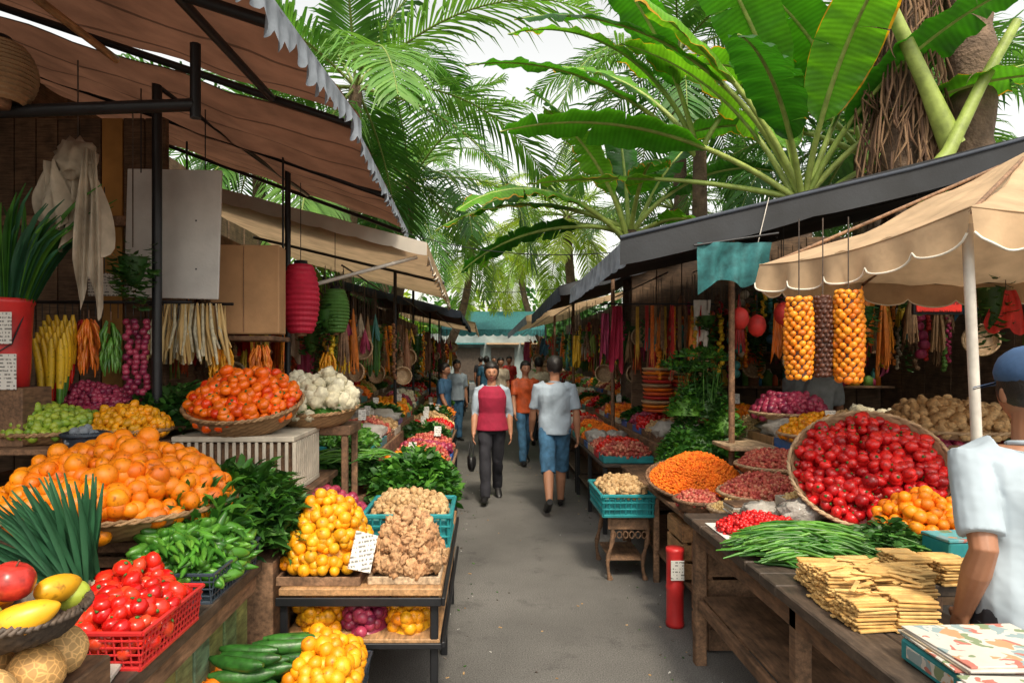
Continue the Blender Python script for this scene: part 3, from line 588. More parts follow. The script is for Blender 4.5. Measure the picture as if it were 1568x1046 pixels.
b=B('hanging_leek_leaves')
for i in range(120):
    a=R()*6.28; base=np.array([-2.48+.07*math.cos(a),3.55+.07*math.sin(a),1.85]); d=nrm([.32*math.cos(a)+U(-.1,.1),.25*math.sin(a),1]); L=U(.5,.9); t=np.linspace(0,1,7)[:,None]
    P=base+d*L*t+np.array([math.cos(a)*.2,0,-.18])*t**3*L; w=nrm(np.cross(d,(.1,1,0)))*.017; wd=np.sin(np.pi*np.clip(t*.85+.1,0,1))
    b.grid(np.stack([P-w*wd,P+np.array([0,.006,0])*wd,P+w*wd],0),m_leek if R()<.5 else m_leaf)
b.done()
b=B('hanging_cloth'); cloth_hang(b,-2.12,3.55,2.74,.45,.34,m_cloth,fold=.05,gather=.8,n=25,sw=.25); cloth_hang(b,-2.04,3.5,2.72,.72,.13,m_cloth,fold=.04,gather=.5,yaw=.4,sw=.2,n=19); cloth_hang(b,-2.24,3.52,2.66,.3,.16,m_cloth,fold=.04,gather=.4,yaw=-.4,sw=.2,n=19); one(b,(-2.13,3.54,2.68),(.09,.07,.1),m_cloth,lumpy(I3,.7,4)); b.rod((-2.13,3.56,2.74),(-2.13,3.56,3.2),.004,m_wdark); b.done()
b=B('hanging_rail'); b.rod((-3.0,4.05,1.98),(-1.75,4.05,1.98),.01,m_metal)
for i in range(26): 
    x=-2.95+i*.045; b.rod((x,4.05,1.98),(x,4.05,1.9+U(-.03,0)),.0025,m_metal,5)
b.done()
b=B('banana_bunch')
for k in range(5):
    for j in range(4):
        x=-2.56+.05*j; zc=1.9-k*.035; ph=U(-.2,.2); t=np.linspace(0,1,8)
        P=np.stack([x+.05*np.sin(t*2.2)*(.6 if j<2 else -.3)+ph*.02,3.98-.03*k+.02*np.sin(t*3),zc-t*.40+.0*t],-1)
        b.tube(P[:6],[.008,.02,.024,.024,.022,.018],m_ylw,8); b.tube(P[5:],[.018,.016,.006],m_tom if R()<.6 else m_gr,8)
b.done()
def chilibunch(name,x,y,z1,L,m,w=.05,n=60):
    b=B(name); b.rod((x,y,z1),(x,y,z1+.05),.004,m_wold)
    for i in range(n):
        a=R()*6.28; z=z1-R()*L*.75; r=w*U(.3,1); l=U(.08,.13)
        p=np.array([x+r*math.cos(a)*.5,y+r*math.sin(a)*.5,z]); q=p+np.array([math.cos(a)*.02,math.sin(a)*.02,-l])
        b.tube([p,(p+q)/2+np.array([math.cos(a)*.012,math.sin(a)*.012,0]),q],[.006,.010,.002],m,6)
    return b.done()
chilibunch('chili_bunch',-2.33,4.0,1.88,.3,m_chil,.08,80); chilibunch('green_chili_bunch',-2.2,4.0,1.87,.3,m_gr,.07); chilibunch('chili_bunch',-2.42,4.1,1.88,.25,m_chir,.06)
b=B('onion_string')
for x in(-2.10,-2.05,-2.0): strand(b,x,4.0,1.45,1.86,.022,m_onion,I2,1.2,rad=.012)
b.done()
b=B('dark_herb_bundle'); leafpile(b,TR(-2.02,3.9,2.3,math.pi),.09,.08,.35,260,.07,m_leafd,up=.4,w=.6); b.rod((-2.02,3.9,2.28),(-2.02,3.9,3.1),.004,m_wdark); b.done()
b=B('partition_wall')
for i in range(8): b.bb(-3.4+i*.15,-3.258+i*.15,4.7,4.76-.006*(i%2),0,3.3,m_wall if i not in(5,) else m_wally)
b.bb(-3.4,-2.2,4.66,4.7,2.55,2.62,m_wold); b.done()
b=B('stall_back_wall')
for i in range(40): b.bb(-3.62,-3.55+.008*(i%2),-.5+i*.3,-.5+i*.3+.29,0,3.9,m_wall)
b.done()
b=B('support_post'); b.rod((-1.93,4.0,.9),(-1.93,4.0,3.3),.028,m_metal,12); b.done()
b=B('support_post'); b.rod((-1.6,5.5,.0),(-1.6,5.5,3.2),.024,m_metal,12); b.done()
b=B('hanging_sign_board'); b.box((-1.95,4.25,2.42),(.60,.02,.8),m_plain,rz=-.05,ry=.03); b.rod((-2.15,4.25,2.8),(-2.15,4.25,3.4),.004,m_metal); b.rod((-1.75,4.25,2.8),(-1.75,4.25,3.3),.004,m_metal)
for z in (2.2,2.5): b.box((-1.80,4.235,z),(.012,.006,.012),m_metal)
b.done()
b=B('small_sign'); b.box((-2.35,4.2,2.1),(.2,.01,.14),m_paper); b.rod((-2.35,4.2,2.17),(-2.35,4.2,2.7),.003,m_metal); b.done()
b=B('cardboard_box'); b.box((-1.63,4.68,2.11),(.46,.18,.6),m_card,rz=.04,bev=.008); b.box((-1.63,4.584,2.11),(.004,.004,.58),m_wold,rz=.04); b.bb(-2.2,-1.42,4.55,4.95,1.765,1.797,m_wold)
for x in (-2.15,-1.46): b.rod((x,4.9,1.78),(x,4.9,3.2),.008,m_metal)
b.done()
b=B('dried_fish_bundle')
for i in range(100):
    x=U(-2.15,-1.72); y=4.45+U(-.08,.08); L=U(.28,.4); b.tube([(x,y,2.0),(x+U(-.02,.02)+(x+1.93)*.1,y-.02,2-L*.5),(x+(x+1.93)*.35+U(-.02,.02),y-U(0,.04),2-L)],[.006,.012,.008],m_crm if R()<.6 else m_caul,6)
b.rod((-2.2,4.45,2.0),(-1.65,4.45,2.0),.01,m_metal); b.done()
chilibunch('garlic_garland',-1.75,4.5,1.74,.2,m_yel,.12,90); chilibunch('chili_bunch',-1.52,4.6,1.74,.22,m_chil,.1,90); chilibunch('chili_bunch',-1.3,5.6,1.7,.25,m_yel,.1,90)
def lantern(x,y,z,r,h,m):
    b=B('paper_lantern'); pr=[(.3*r,h/2)]; n=13
    for i in range(n*2+1):
        u=i/(n*2); z_=h/2-h*u; rr=r*(.45+.55*math.sin(math.pi*(u*.9+.05))**.6)*(1 if i%2 else .93); pr.append((rr,z_))
    b.lathe(pr,m,TR(x,y,z),28,smooth=False); b.lathe([(.001,h/2+.03),(.35*r,h/2+.03),(.35*r,h/2-.01)],m_metal,TR(x,y,z),20); b.rod((x,y,z+h/2),(x,y,z+h/2+.6),.003,m_metal)
    b.lathe([(.35*r,-h/2+.02),(.3*r,-h/2-.02),(.001,-h/2-.02)],m_wold,TR(x,y,z),20)
    b.done()
lantern(-1.36,5.0,2.08,.14,.5,m_pink); lantern(-1.33,6.0,2.06,.13,.38,m_greenl); lantern(-2.15,3.0,2.9,.16,.26,m_wick2)
b=B('plastic_crate'); 
for z in (.9,1.19): b.bb(-1.72,-1.05,3.72,4.3,z,z+.03,m_whp)
for i in range(17):
    x=-1.715+i*.041; b.bb(x,x+.018,3.722,3.735,.931,1.189,m_whp)
for i in range(14):
    y=3.73+i*.042; b.bb(-1.062,-1.052,y,y+.018,.931,1.189,m_whp)
b.bb(-1.7,-1.08,3.75,4.28,.93,1.18,m_wold); b.done()
b=B('side_stand'); b.bb(-1.3,-.86,4.31,4.7,1.16,1.22,m_wold)
for x in(-1.27,-.90):
    for y in (4.34,4.66): b.bb(x-.02,x+.02,y-.02,y+.02,0,1.158,m_wold)
b.bb(-1.25,-.92,4.36,4.64,.7,.72,m_wold); b.done()
b=B('tomato_basket'); T=TR(-1.4,3.98,1.27,.28); basket(b,T,.33,.13); T=TR(-1.4,3.96,1.36,.28); heap(b,T,.31,.30,.18,.033,m_tomo,TOM,ori='up',stem=m_stem,extra=.2); b.done()
b=B('cauliflower_basket'); T=TR(-1.1,4.42,1.24,.15); basket(b,T,.27,.1); heap(b,TR(-1.1,4.40,1.32,.15),.26,.25,.2,.045,m_caul,CAUL); leafpile(b,TR(-1.1,4.4,1.3,.15),.27,.26,.16,90,.07,m_leaf,up=.6); b.done()
# ------------------------------------------------------------------ left second table
b=B('wooden_display_table'); b.bb(-.93,-.2,3.05,4.62,.585,.62,m_wood); b.bb(-.92,-.21,3.06,4.6,.37,.39,m_wood)
for x in(-.91,-.235):
    for y in(3.08,3.8,4.58): b.bb(x-.018,x+.018,y-.018,y+.018,0,.583,m_metal)
b.bb(-.94,-.2,3.035,3.05,.545,.583,m_metal); b.bb(-.2,-.185,3.04,4.6,.545,.583,m_metal); b.bb(-.2,-.185,3.04,4.6,.36,.385,m_metal); b.bb(-.94,-.2,3.035,3.05,.355,.38,m_metal); b.bb(-.94,-.925,3.06,4.6,.05,.36,m_wall); b.done()
b=B('yellow_citrus_tray'); tray(b,-.98+.03,-.57,3.08,3.55,.621,.04,m_wold); heap(b,TR(-.765,3.32,.64),.185,.22,.32,.0285,m_yel,FRU,p=3.0,e=.48,extra=.15,stem=m_stem); b.done()
b=B('ginger_tray'); tray(b,-.54,-.21,3.1,3.5,.621,.035,m_wpale); heap(b,TR(-.375,3.3,.64),.155,.19,.25,.024,m_pot,GIN,p=3.0,e=.6,extra=.2,sc=(1.25,1,.85)); b.done()
b=B('price_card'); b.box((-.56,3.1,.77),(.11,.006,.17),m_paper,rx=-.3,ry=.35,rz=.5); b.done()
b=B('shelf_citrus')
for x,m in((-.78,m_yel),(-.56,m_onion),(-.36,m_yel)): heap(b,TR(x,3.28,.40),.11,.18,.12,.03,m)
b.done()
b=B('peanut_crate'); crate(b,-.66,-.21,3.72,4.2,.622,.79,m_tealp,step=.04,bar=.008,rows=3); b.bb(-.65,-.22,3.73,4.19,.63,.76,m_tealp); heap(b,TR(-.435,3.96,.77),.21,.22,.09,.019,m_pea,POT,sc=(1.3,.9,.9),p=4); b.done()
b=B('red_onion_pile'); b.bb(-1.4,-.94,3.65,4.3,0,.62,m_wold); heap(b,TR(-.95,4.0,.63),.27,.3,.22,.028,m_onion); b.done()
b=B('basil_pile'); leafpile(b,TR(-.50,4.85,.64),.29,.45,.34,1700,.075,m_leaf,up=.8,w=1.3); b.done()
b=B('dark_greens_pile'); b.bb(-1.4,-.85,4.72,5.1,.0,.69,m_wold); leafpile(b,TR(-1.0,4.95,.70),.26,.3,.32,900,.06,m_leafd,up=.8,w=1.2); beans(b,TR(-.95,4.85,.93),.3,.2,.08,90,.3,.006,m_gr,.4); b.done()
b=B('cucumber_crate'); b.bb(-1.02,-.52,2.5,3.0,0,.26,m_wold); crate(b,-1.0,-.52,2.5,2.98,.262,.36,m_darkp,step=.04)
for i in range(26):
    t=np.linspace(-1,1,9); L=U(.1,.125); a=U(-.5,.3); x0=-.84+U(-.1,.1); k=i//7; y0=2.55+.055*(i%7)+U(-.01,.01); z0=.37+k*.045
    P=np.stack([x0+t*L*math.cos(a),y0+t*L*math.sin(a),z0+.012*t*t+0*t],-1); b.tube(P,[.008,.02,.026,.028,.029,.028,.026,.02,.008],m_cuc,10)
heap(b,TR(-.64,2.74,.34),.13,.22,.17,.032,m_yel,FRU,p=3,ori='up',stem=m_stem); heap(b,TR(-1.02,2.6,.30),.14,.14,.14,.035,m_orange,FRU,stem=m_stem); b.done()
# ------------------------------------------------------------------ generic stall produce
PM=[(m_orange,FRU,.035,(1,1,1)),(m_tom,TOM,.03,(1,1,.85)),(m_olive,FRU,.022,(1.2,1,1)),(m_yel,FRU,.03,(1,1,1)),(m_onion,FRU,.028,(1,1,1)),(m_gr,PEP,.017,(3.5,1,1)),(m_bean,I1,.014,(1.3,1,1)),(m_crm,I1,.014,(1.2,1,1)),(m_pea,POT,.02,(1.2,.9,.9)),(m_caul,CAUL,.05,(1,1,1)),(m_chil,PEP,.014,(4,1,1)),(m_len,I1,.013,(1,1,1)),(m_bean,I1,.02,(1,1,1)),(m_redf,FRU,.03,(1,1,1))]
def tierrow(name,x0,x1,y0,y1,z,w=.42,leafp=.16,tilt=0):
    y=y0; b=B(name); last=None
    while y<y1-.1:
        ww=min(w*U(.8,1.25),y1-y); xm=(x0+x1)/2; rx=abs(x1-x0)/2
        q=R()
        tm=random.choice([m_wicker,m_tealp,m_bluep,m_redp,m_whp,m_wold,m_wpale,m_wold])
        T=TR(xm,y+ww/2,z+.05,0,tilt)
        tray(b,min(x0,x1)+.01,max(x0,x1)-.01,y+.01,y+ww-.01,z+.002,.065,tm)
        if q<leafp: leafpile(b,T,rx*.93,ww*.46,U(.14,.24),int(420),.075,random.choice([m_leaf,m_leafd]),up=.8,p=3,w=1.1)
        elif q<leafp+.08:
            b.scat(lumpy(I3,.5,3,R()*5),np.array([[xm-rx*.4,y+ww*.5,z+.11],[xm+rx*.4,y+ww*.5,z+.1]]),eul(np.zeros(2),np.zeros(2),rng.random(2)*6),np.array([rx*.5,ww*.45,.09]),m_bagp)
        else:
            while True:
                c=random.choice(PM)
                if c is not last: break
            last=c; m,t,r,sc=c
            far=y>9
            heap(b,T,rx*.92,ww*.45,U(.08,.17),r*(1.3 if far else 1),m,(t if not far else (I1 if (t is FRU or t is TOM) else t)),sc=sc,p=3,ori='flat' if t is PEP else 'rand',gap=1.8 if t is not PEP else .95)
        if R()<.3 and y<12: b.box((xm+U(-.1,.1),y+ww*.3,z+.24),(.07,.003,.1),m_paper,rx=-.3,rz=U(-.5,.5)); b.rod((xm,y+ww*.3+.01,z+.08),(xm,y+ww*.3+.01,z+.2),.002,m_wold,4)
        y+=ww
    return b.done()
def counter(name,x0,x1,y0,y1,z,m=m_wold,legm=m_metal,skirt=None):
    b=B(name); b.bb(x0,x1,y0,y1,z-.03,z,m)
    for x in (x0+.03,x1-.03):
        for y in (y0+.04,(y0+y1)/2,y1-.04): b.bb(x-.02,x+.02,y-.02,y+.02,0,z-.032,legm)
    b.bb(x0+.03,x1-.03,y0+.05,y1-.05,.22,.24,m)
    if skirt: b.bb(x0+.3,x1-.05,y0+.08,y1-.08,.245,z-.035,skirt)
    b.done()
random.seed(22)
edge=lambda y:-.053*y
yy=5.35
while yy<24:
    L=2.0 if yy<12 else 3.0
    e=max(edge(yy+.3),-1.0) if yy<14 else -.62
    counter('market_counter',-2.6,e,yy,yy+L-.06,.68,m_wold,m_metal,m_wall)
    tierrow('produce_row',e-.56,e-.01,yy+.05,yy+L-.1,.68)
    b=B('display_tier'); b.bb(-2.6,e-.58,yy+.02,yy+L-.08,.681,.88,m_wold); b.bb(-2.6,e-1.14,yy+.03,yy+L-.09,.882,1.08,m_wold); b.done()
    tierrow('produce_row',e-1.12,e-.59,yy+.05,yy+L-.1,.88)
    tierrow('produce_row',e-1.75,e-1.16,yy+.05,yy+L-.1,1.08)
    yy+=L
yy=6.35
while yy<24:
    L=2.0 if yy<12 else 3.0
    e=1.08 if yy<10 else 1.0
    counter('market_counter',e,3.0,yy,yy+L-.06,.66,m_wdark,m_metal,m_wall)
    tierrow('produce_row',e+.01,e+.5,yy+.05,yy+L-.1,.66,.36)
    b=B('display_tier'); b.bb(e+.52,3.,yy+.02,yy+L-.08,.661,.84,m_wold); b.bb(e+1.06,3.,yy+.03,yy+L-.09,.842,1.02,m_wold); b.done()
    tierrow('produce_row',e+.54,e+1.04,yy+.05,yy+L-.1,.84,.36)
    tierrow('produce_row',e+1.08,e+1.6,yy+.05,yy+L-.1,1.02)
    yy+=L
def hanging(name,xa,xb,ya,yb,z1,n,zmin=1.45):
    b=B(name)
    for i in range(n):
        x=U(xa,xb); y=U(ya,yb); L=U(.2,.75); zt=z1-U(0,.25); zb=max(zmin,zt-L); m=random.choice(pal+[m_corn,m_chir,m_chil,m_wicker,m_wold,m_wold,m_fibre,m_leafd,m_ylw]); q=R()
        b.rod((x,y,zt),(x,y,z1+.25),.003,m_wdark,4)
        if q<.25: strand(b,x,y,zb,zt,U(.015,.03),m,I1,1.2,rad=.015)
        elif q<.42: cloth_hang(b,x,y,zt,zt-zb,U(.1,.25),m,yaw=U(-.6,.6),fold=.02,gather=U(0,.7),sw=.15)
        elif q<.75:
            for k in range(18): 
                a=R()*6.28; b.tube([(x,y,zt),(x+.03*math.cos(a),y+.03*math.sin(a),(zt+zb)/2),(x+.05*math.cos(a),y+.05*math.sin(a),zb+U(0,.1))],[.004,.012,.006],m,5)
        elif q<.85: leafpile(b,TR(x,y,zt,math.pi),.09,.09,zt-zb,120,.07,m if m in (m_leafd,m_fibre) else m_leafd,up=.5,w=.7)
        elif q<.93: strand(b,x,y,zb,zt,.045,m,I2,1.5,rad=.03,sc=(1,1,1.1))
        else: basket(b,TR(x,y,zb,math.pi/2-.1,0,U(-.5,.5)),U(.08,.14),.05,m_wick2,n=32)
    b.rod((xa,ya,z1+.25),(xa,yb,z1+.25),.008,m_metal); b.rod((xb,ya,z1+.25),(xb,yb,z1+.25),.008,m_metal)
    b.done()
hanging('hanging_goods',-2.3,-1.25,5.9,8.5,2.2,100,1.5); hanging('hanging_goods',-2.2,-1.05,8.5,12,2.15,115,1.4); hanging('hanging_goods',-2.2,-.9,12,22,2.2,110,1.4)
hanging('hanging_goods',1.7,2.9,6.4,9,2.2,100,1.45); hanging('hanging_goods',1.3,2.6,9,13,2.2,110,1.4); hanging('hanging_goods',1.2,2.6,13,24,2.2,110,1.4)
hanging('hanging_goods',-2.9,-1.75,4.85,5.6,2.2,34,1.4)
b=B('stall_back_wall'); 
for i in range(30): b.bb(-2.75,-2.7+.008*(i%2),5.8+i*.7,5.8+i*.7+.69,0,2.9,m_wall)
b.done()
b=B('stall_back_wall')
for i in range(30): b.bb(3.1,3.15+.008*(i%2),8.6+i*.6,8.6+i*.6+.59,0,2.9,m_wall)
b.done()
# ------------------------------------------------------------------ left roofs
b=B('brown_awning'); sheet(b,(-.84,1.2,2.93),(-3.6,1.2,3.85),(-3.6,3.6,3.85),(-.66,3.6,2.9),m_brown,sag=.02,wr=.04,nu=26,nv=30); valance(b,(-.84,1.2,2.93),(-.66,3.6,2.9),.13,22,m_greyv,jag=.06,amp=.012,sc=.35)
b.rod((-.75,2.55,2.88),(-3.5,2.55,3.78),.025,m_metal); b.rod((-2.1,1.2,3.28),(-1.95,3.6,3.22),.02,m_wood); b.rod((-3.5,3.1,2.72),(-1.3,3.05,2.78),.03,m_metal); b.rod((-1.3,3.05,2.72),(-1.3,3.05,3.05),.025,m_metal); b.rod((-.7,3.55,2.86),(-3.5,3.55,3.8),.02,m_metal); b.rod((-1.2,1.3,3.0),(-1.1,3.5,2.98),.02,m_metal); b.done()
b=B('brown_awning'); sheet(b,(-.67,3.62,2.84),(-3.6,3.62,3.8),(-3.6,6.6,3.9),(-.76,6.6,2.88),m_brown,sag=.03,wr=.04,nu=26,nv=30); valance(b,(-.67,3.62,2.84),(-.76,6.6,2.88),.10,24,m_greyv,jag=.04,amp=.01,sc=.3)
b.rod((-.7,5.0,2.82),(-3.5,5.0,3.8),.022,m_metal); b.rod((-1.93,4.0,3.25),(-1.7,6.5,3.2),.02,m_metal); b.rod((-.78,6.57,2.85),(-3.5,6.57,3.85),.018,m_metal); b.done()
b=B('cream_awning'); sheet(b,(-.50,5.75,2.62),(-2.9,5.75,3.25),(-2.9,11.2,3.15),(-.6,11.2,2.6),m_cream,sag=.08,ribs=2); valance(b,(-.50,5.75,2.62),(-.6,11.2,2.6),.17,16,m_cream,m_trim,amp=.015); valance(b,(-2.9,5.75,3.25),(-.5,5.75,2.62),.12,8,m_white_c,None,amp=.01,sc=.1)
b.rod((-1.6,5.6,2.2),(-.6,5.9,2.52),.016,m_white); b.rod((-.52,8.5,2.58),(-2.9,8.5,3.15),.018,m_metal); b.done()
b=B('dark_awning'); sheet(b,(-.42,11.3,2.42),(-2.9,11.3,3.05),(-2.9,18,3.0),(-.42,18,2.45),m_wold,sag=.05,ribs=2); valance(b,(-.42,11.3,2.42),(-.42,18,2.45),.16,20,m_navy,None); valance(b,(-2.9,11.3,3.05),(-.42,11.3,2.42),.14,6,m_navy); b.done()
b=B('cream_awning'); sheet(b,(-.3,18.2,2.6),(-2.9,18.2,3.15),(-2.9,26,3.1),(-.3,26,2.6),m_cream,sag=.05,ribs=2); valance(b,(-.3,18.2,2.6),(-.3,26,2.6),.16,16,m_cream); b.done()
for x,y in((-.75,8.6),(-.8,11.2),(-.8,14.5),(-.85,18)): 
    b=B('support_post'); b.rod((x-.4,y,0),(x-.4,y,2.75),.022,m_metal); b.done()
# ------------------------------------------------------------------ right roofs
b=B('black_awning'); sheet(b,(.90,4.5,2.42),(4.6,4.5,3.35),(4.6,8.0,3.3),(.98,8.0,2.45),m_dark_c,sag=.04,ribs=3); valance(b,(.90,4.5,2.42),(.98,8,2.45),.17,14,m_greyv,None,amp=.02)
P0=np.array([.88,4.49,2.44]);P1=np.array([4.7,4.49,3.4])
valance(b,P1,P0,.20,3,m_dark_c,None,amp=.012,sc=.1); b.tube([P0,(P0+P1)/2+[0,0,-.03],P1],.014,m_navy,8); b.rod((1.85,4.47,2.7),(1.75,4.46,2.3),.003,m_white)
b.rod((.95,6.2,2.44),(4.4,6.2,3.25),.02,m_metal); b.done()
b=B('dark_awning'); sheet(b,(.86,8.1,2.5),(2.4,8.1,2.95),(2.4,13.6,2.9),(.9,13.6,2.5),m_dark_c,sag=.05,ribs=2); valance(b,(.86,8.1,2.5),(.9,13.6,2.5),.18,18,m_navy); valance(b,(2.4,8.1,2.95),(.86,8.1,2.5),.14,4,m_dark_c); b.done()
b=B('cream_awning'); sheet(b,(.8,13.8,2.5),(2.8,13.8,3.0),(2.8,24,3.0),(.75,24,2.5),m_cream,sag=.05,ribs=2); valance(b,(.8,13.8,2.5),(.75,24,2.5),.18,18,m_greyv); valance(b,(2.8,13.8,3.0),(.8,13.8,2.5),.14,5,m_cream); b.done()
for x,y in((1.85,5.15),(1.5,8.1),(1.4,11),(1.4,14)):
    b=B('support_post'); b.rod((x,y,0),(x,y,2.65),.024,m_wold); b.done()
b=B('teal_cloth'); cloth_hang(b,1.62,4.44,2.40,.27,.48,m_teal_c,yaw=0,fold=.03,n=31,sw=.18); b.rod((1.35,4.44,2.38),(1.9,4.44,2.46),.008,m_metal); b.done()
b=B('cream_parasol'); C=[np.array(p,float) for p in [(1.50,3.75,2.16),(1.86,2.62,2.23),(2.9,2.35,2.19),(3.9,3.0,2.19),(3.9,4.2,2.19),(2.7,4.9,2.19)]]; ap=np.array([2.85,3.6,2.74])
for i in range(6):
    p,q=C[i],C[(i+1)%6]; nu,nv=16,20; G=np.zeros((nu,nv,3)); A=np.zeros((nu,nv,3)); A[:,:,2]=.5
    for a in range(nu):
        for c in range(nv):
            u=a/(nu-1); v=c/(nv-1); e=p*(1-v)+q*v; G[a,c]=ap*(1-u)+e*u; G[a,c,2]-=.05*math.sin(math.pi*u)+.05*math.sin(math.pi*v)*u-.0; G[a,c,2]+=.035*noise.noise(Vector(G[a,c]*4))*math.sin(math.pi*u)+.012*math.sin(v*30)*u*math.sin(math.pi*v)
    b.grid(G,m_cream,A)
    n=60; u=np.linspace(0,1,n+1); base=p*(1-u[:,None])+q*u[:,None]; base[:,2]-=.05*np.sin(math.pi*u); nn=nrm(np.cross(q-p,(0,0,1)))
    ns=5; drop=.15*(1-.32*(1-np.abs(np.sin(math.pi*u*ns))**.55)); rows=[]
    for j in range(5):
        v=j/4; P=base+nn*(.02*np.sin(u*ns*6.283+.5)+.014*np.sin(u*29))[:,None]*v+nn*.02*v; P[:,2]-=drop*v; rows.append(P)
    b.grid(np.array(rows),m_cream,np.tile([0,0,.5],(5,n+1,1))); b.tube(rows[-1],.005,m_trim,5,caps=False); b.tube(rows[0],.004,m_cream,5,caps=False)
    b.rod(p-np.array([0,0,.02]),ap-np.array([0,0,.02]),.009,m_wold)
b.rod((2.10,2.84,0),(1.90,2.70,2.18),.020,m_white,14); b.rod((3.6,3.9,0),(3.6,3.9,2.3),.02,m_white); b.done()
def cone(name,x,y,z0,z1,r,m):
    b=B(name); n=int((z1-z0)/.021); pos=[];rot=[]
    for i in range(n):
        u=i/(n-1); rr=r*min(1,(.6+.4*math.sin(math.pi*(u*.86+.07))**.5*1.05)); na=9
        for j in range(na):
            a=2*math.pi*(j+.5*(i%2))/na; pos.append((x+rr*math.cos(a)+U(-.002,.002),y+rr*math.sin(a),z0+(z1-z0)*u+U(-.003,.003))); rot.append(a)
    pos=np.array(pos); rot=np.array(rot); b.scat(I2,pos,eul(0*rot+.785+rng.normal(0,.3,len(rot)),0*rot+.5,rot),np.array([.015,.0185,.0155])*(r/.058)*(1+rng.normal(0,.08,(len(rot),1))),m); b.tube([(x,y,z0),(x,y,z1)],r*.95,m_choc,16); b.rod((x,y,z1),(x,y,2.3),.003,m_wdark); b.done()
cone('hanging_corn_braid',1.465,3.2,1.56,1.92,.055,m_corn); cone('hanging_seed_braid',1.567,3.18,1.57,1.93,.038,m_choc); cone('hanging_corn_braid',1.67,3.15,1.55,1.95,.058,m_corn)
# ------------------------------------------------------------------ right front table
b=B('market_table')
for i in range(3): b.bb(1.08+i*.1537,1.08+i*.1537+.151,1.3,2.55,.757+.001*i,.80-.001*i,m_wdark)
for i in range(8): b.bb(1.08+.002*(i%2),2.6,2.553+i*.15,2.553+i*.15+.147,.755,.80-.001*(i%2),m_wdark)
for y in(1.4,2.5,3.68): b.bb(1.12,1.18,y-.03,y+.03,0,.753,m_wold)
for y in(2.6,3.68): b.bb(1.95,2.01,y-.03,y+.03,0,.753,m_wold)
b.bb(1.13,1.16,1.43,2.47,.30,.36,m_wold); b.bb(1.13,1.16,2.53,3.65,.30,.36,m_wold); b.bb(1.12,1.15,1.43,3.65,.66,.752,m_wold); b.bb(1.16,1.95,3.66,3.70,.30,.36,m_wold); b.bb(1.16,1.95,2.6,3.65,.36,.375,m_wold); b.done()
b=B('printed_package_stack')
for (x0,x1,y0,y1,z0,z1,m) in [(1.17,1.33,1.68,1.93,.802,.862,m_tealp),(1.335,1.50,1.69,1.92,.802,.858,pal[9]),(1.12,1.29,1.42,1.64,.802,.855,pal[0]),(1.295,1.47,1.41,1.65,.802,.862,m_tealp)]:
    b.bb(x0,x1,y0,y1,z0,z1,m,bev=.006); b.bb(x0-.002,x0+.001,y0+.03,y1-.03,z0+.015,z1-.012,m_print); b.bb(x0+.02,x1-.02,y0-.002,y0+.001,z0+.015,z1-.012,m_print)
for i in range(5): b.box((1.335+U(-.01,.01),1.80+U(-.01,.01),.868+i*.006),(.34-.005*i,.26,.0055),[m_paper,m_print,pal[6],m_white,m_print][i],rz=U(-.06,.06),bev=.001)
for i in range(4): b.box((1.29,1.53,.867+i*.006),(.33,.21,.0055),[pal[4],pal[9],m_white,m_print][i],rz=U(-.07,.07),bev=.001)
b.done()
b=B('dried_noodle_stack')
for (cx,cy,nl,a0) in [(1.20,2.18,8,.1),(1.34,2.17,9,-.05),(1.21,2.36,11,.05),(1.36,2.37,11,-.1),(1.50,2.44,9,.15),(1.60,2.62,9,0),(1.75,2.61,8,.1),(1.24,2.54,8,-.1),(1.40,2.56,8,.08)]:
    for k in range(nl):
        a=a0+U(-.07,.07); ox,oy=U(-.006,.006),U(-.006,.006)
        for q in range(7): b.box((cx+ox+(q-3)*.021*math.cos(a+1.57)+U(-.004,.004),cy+oy+(q-3)*.021*math.sin(a+1.57),.806+k*.0112+U(0,.002)),(U(.115,.14),.017,.008),m_bread,rz=a+U(-.05,.05),rx=U(-.06,.06),ry=U(-.04,.04),bev=.002)
for i in range(26): b.box((U(1.15,1.5),U(2.12,2.5),.90+U(0,.03)),(U(.06,.12),.014,.006),m_bread,rz=U(-1,1),rx=U(-.3,.3),ry=U(-.15,.15),bev=.002)
b.done()
b=B('long_bean_pile'); beans(b,TR(1.38,2.92,.80),.25,.20,.14,430,.27,.0065,m_gr,yaw=-.35,sp=.3); b.done()
b=B('herb_pile'); leafpile(b,TR(1.70,2.92,.80),.17,.18,.13,600,.05,m_leafd,w=1.2); beans(b,TR(1.68,2.87,.80),.14,.15,.12,70,.22,.005,m_gr,yaw=-.4); b.done()
b=B('chopped_chili_pile'); b.bb(1.12,1.55,3.14,3.5,.802,.806,m_paper); heap(b,TR(1.33,3.32,.806),.2,.16,.07,.013,m_redf,lumpy(I1,.6,2),gap=1.6); heap(b,TR(1.55,3.2,.806),.15,.1,.05,.012,m_bean,lumpy(I1,.6,2)); b.done()
def facing(c,d):
    z=nrm(d); x=nrm(np.cross((0,1,0.3),z)); y=np.cross(z,x); m=np.eye(4); m[:3,0]=x;m[:3,1]=y;m[:3,2]=z; m[:3,3]=c; return m
b=B('red_fruit_basket'); T=facing((1.98,3.55,.99),(-.30,-.62,.72)); basket(b,T,.37,.15,m_wick2); T2=T.copy(); T2[:3,3]+=T[:3,2]*.09; heap(b,T2,.34,.34,.12,.031,m_redf,TOM,extra=.25,stem=m_stem,ori='up'); b.bb(1.75,2.3,3.5,3.74,.802,.93,m_wold); b.done()
b=B('orange_basket'); T=TR(1.95,3.06,.802,.1); basket(b,T,.19,.10,m_wick2); heap(b,TR(1.95,3.06,.87,.1),.18,.17,.16,.027,m_orange,FRU,stem=m_stem,ori='up'); b.done()
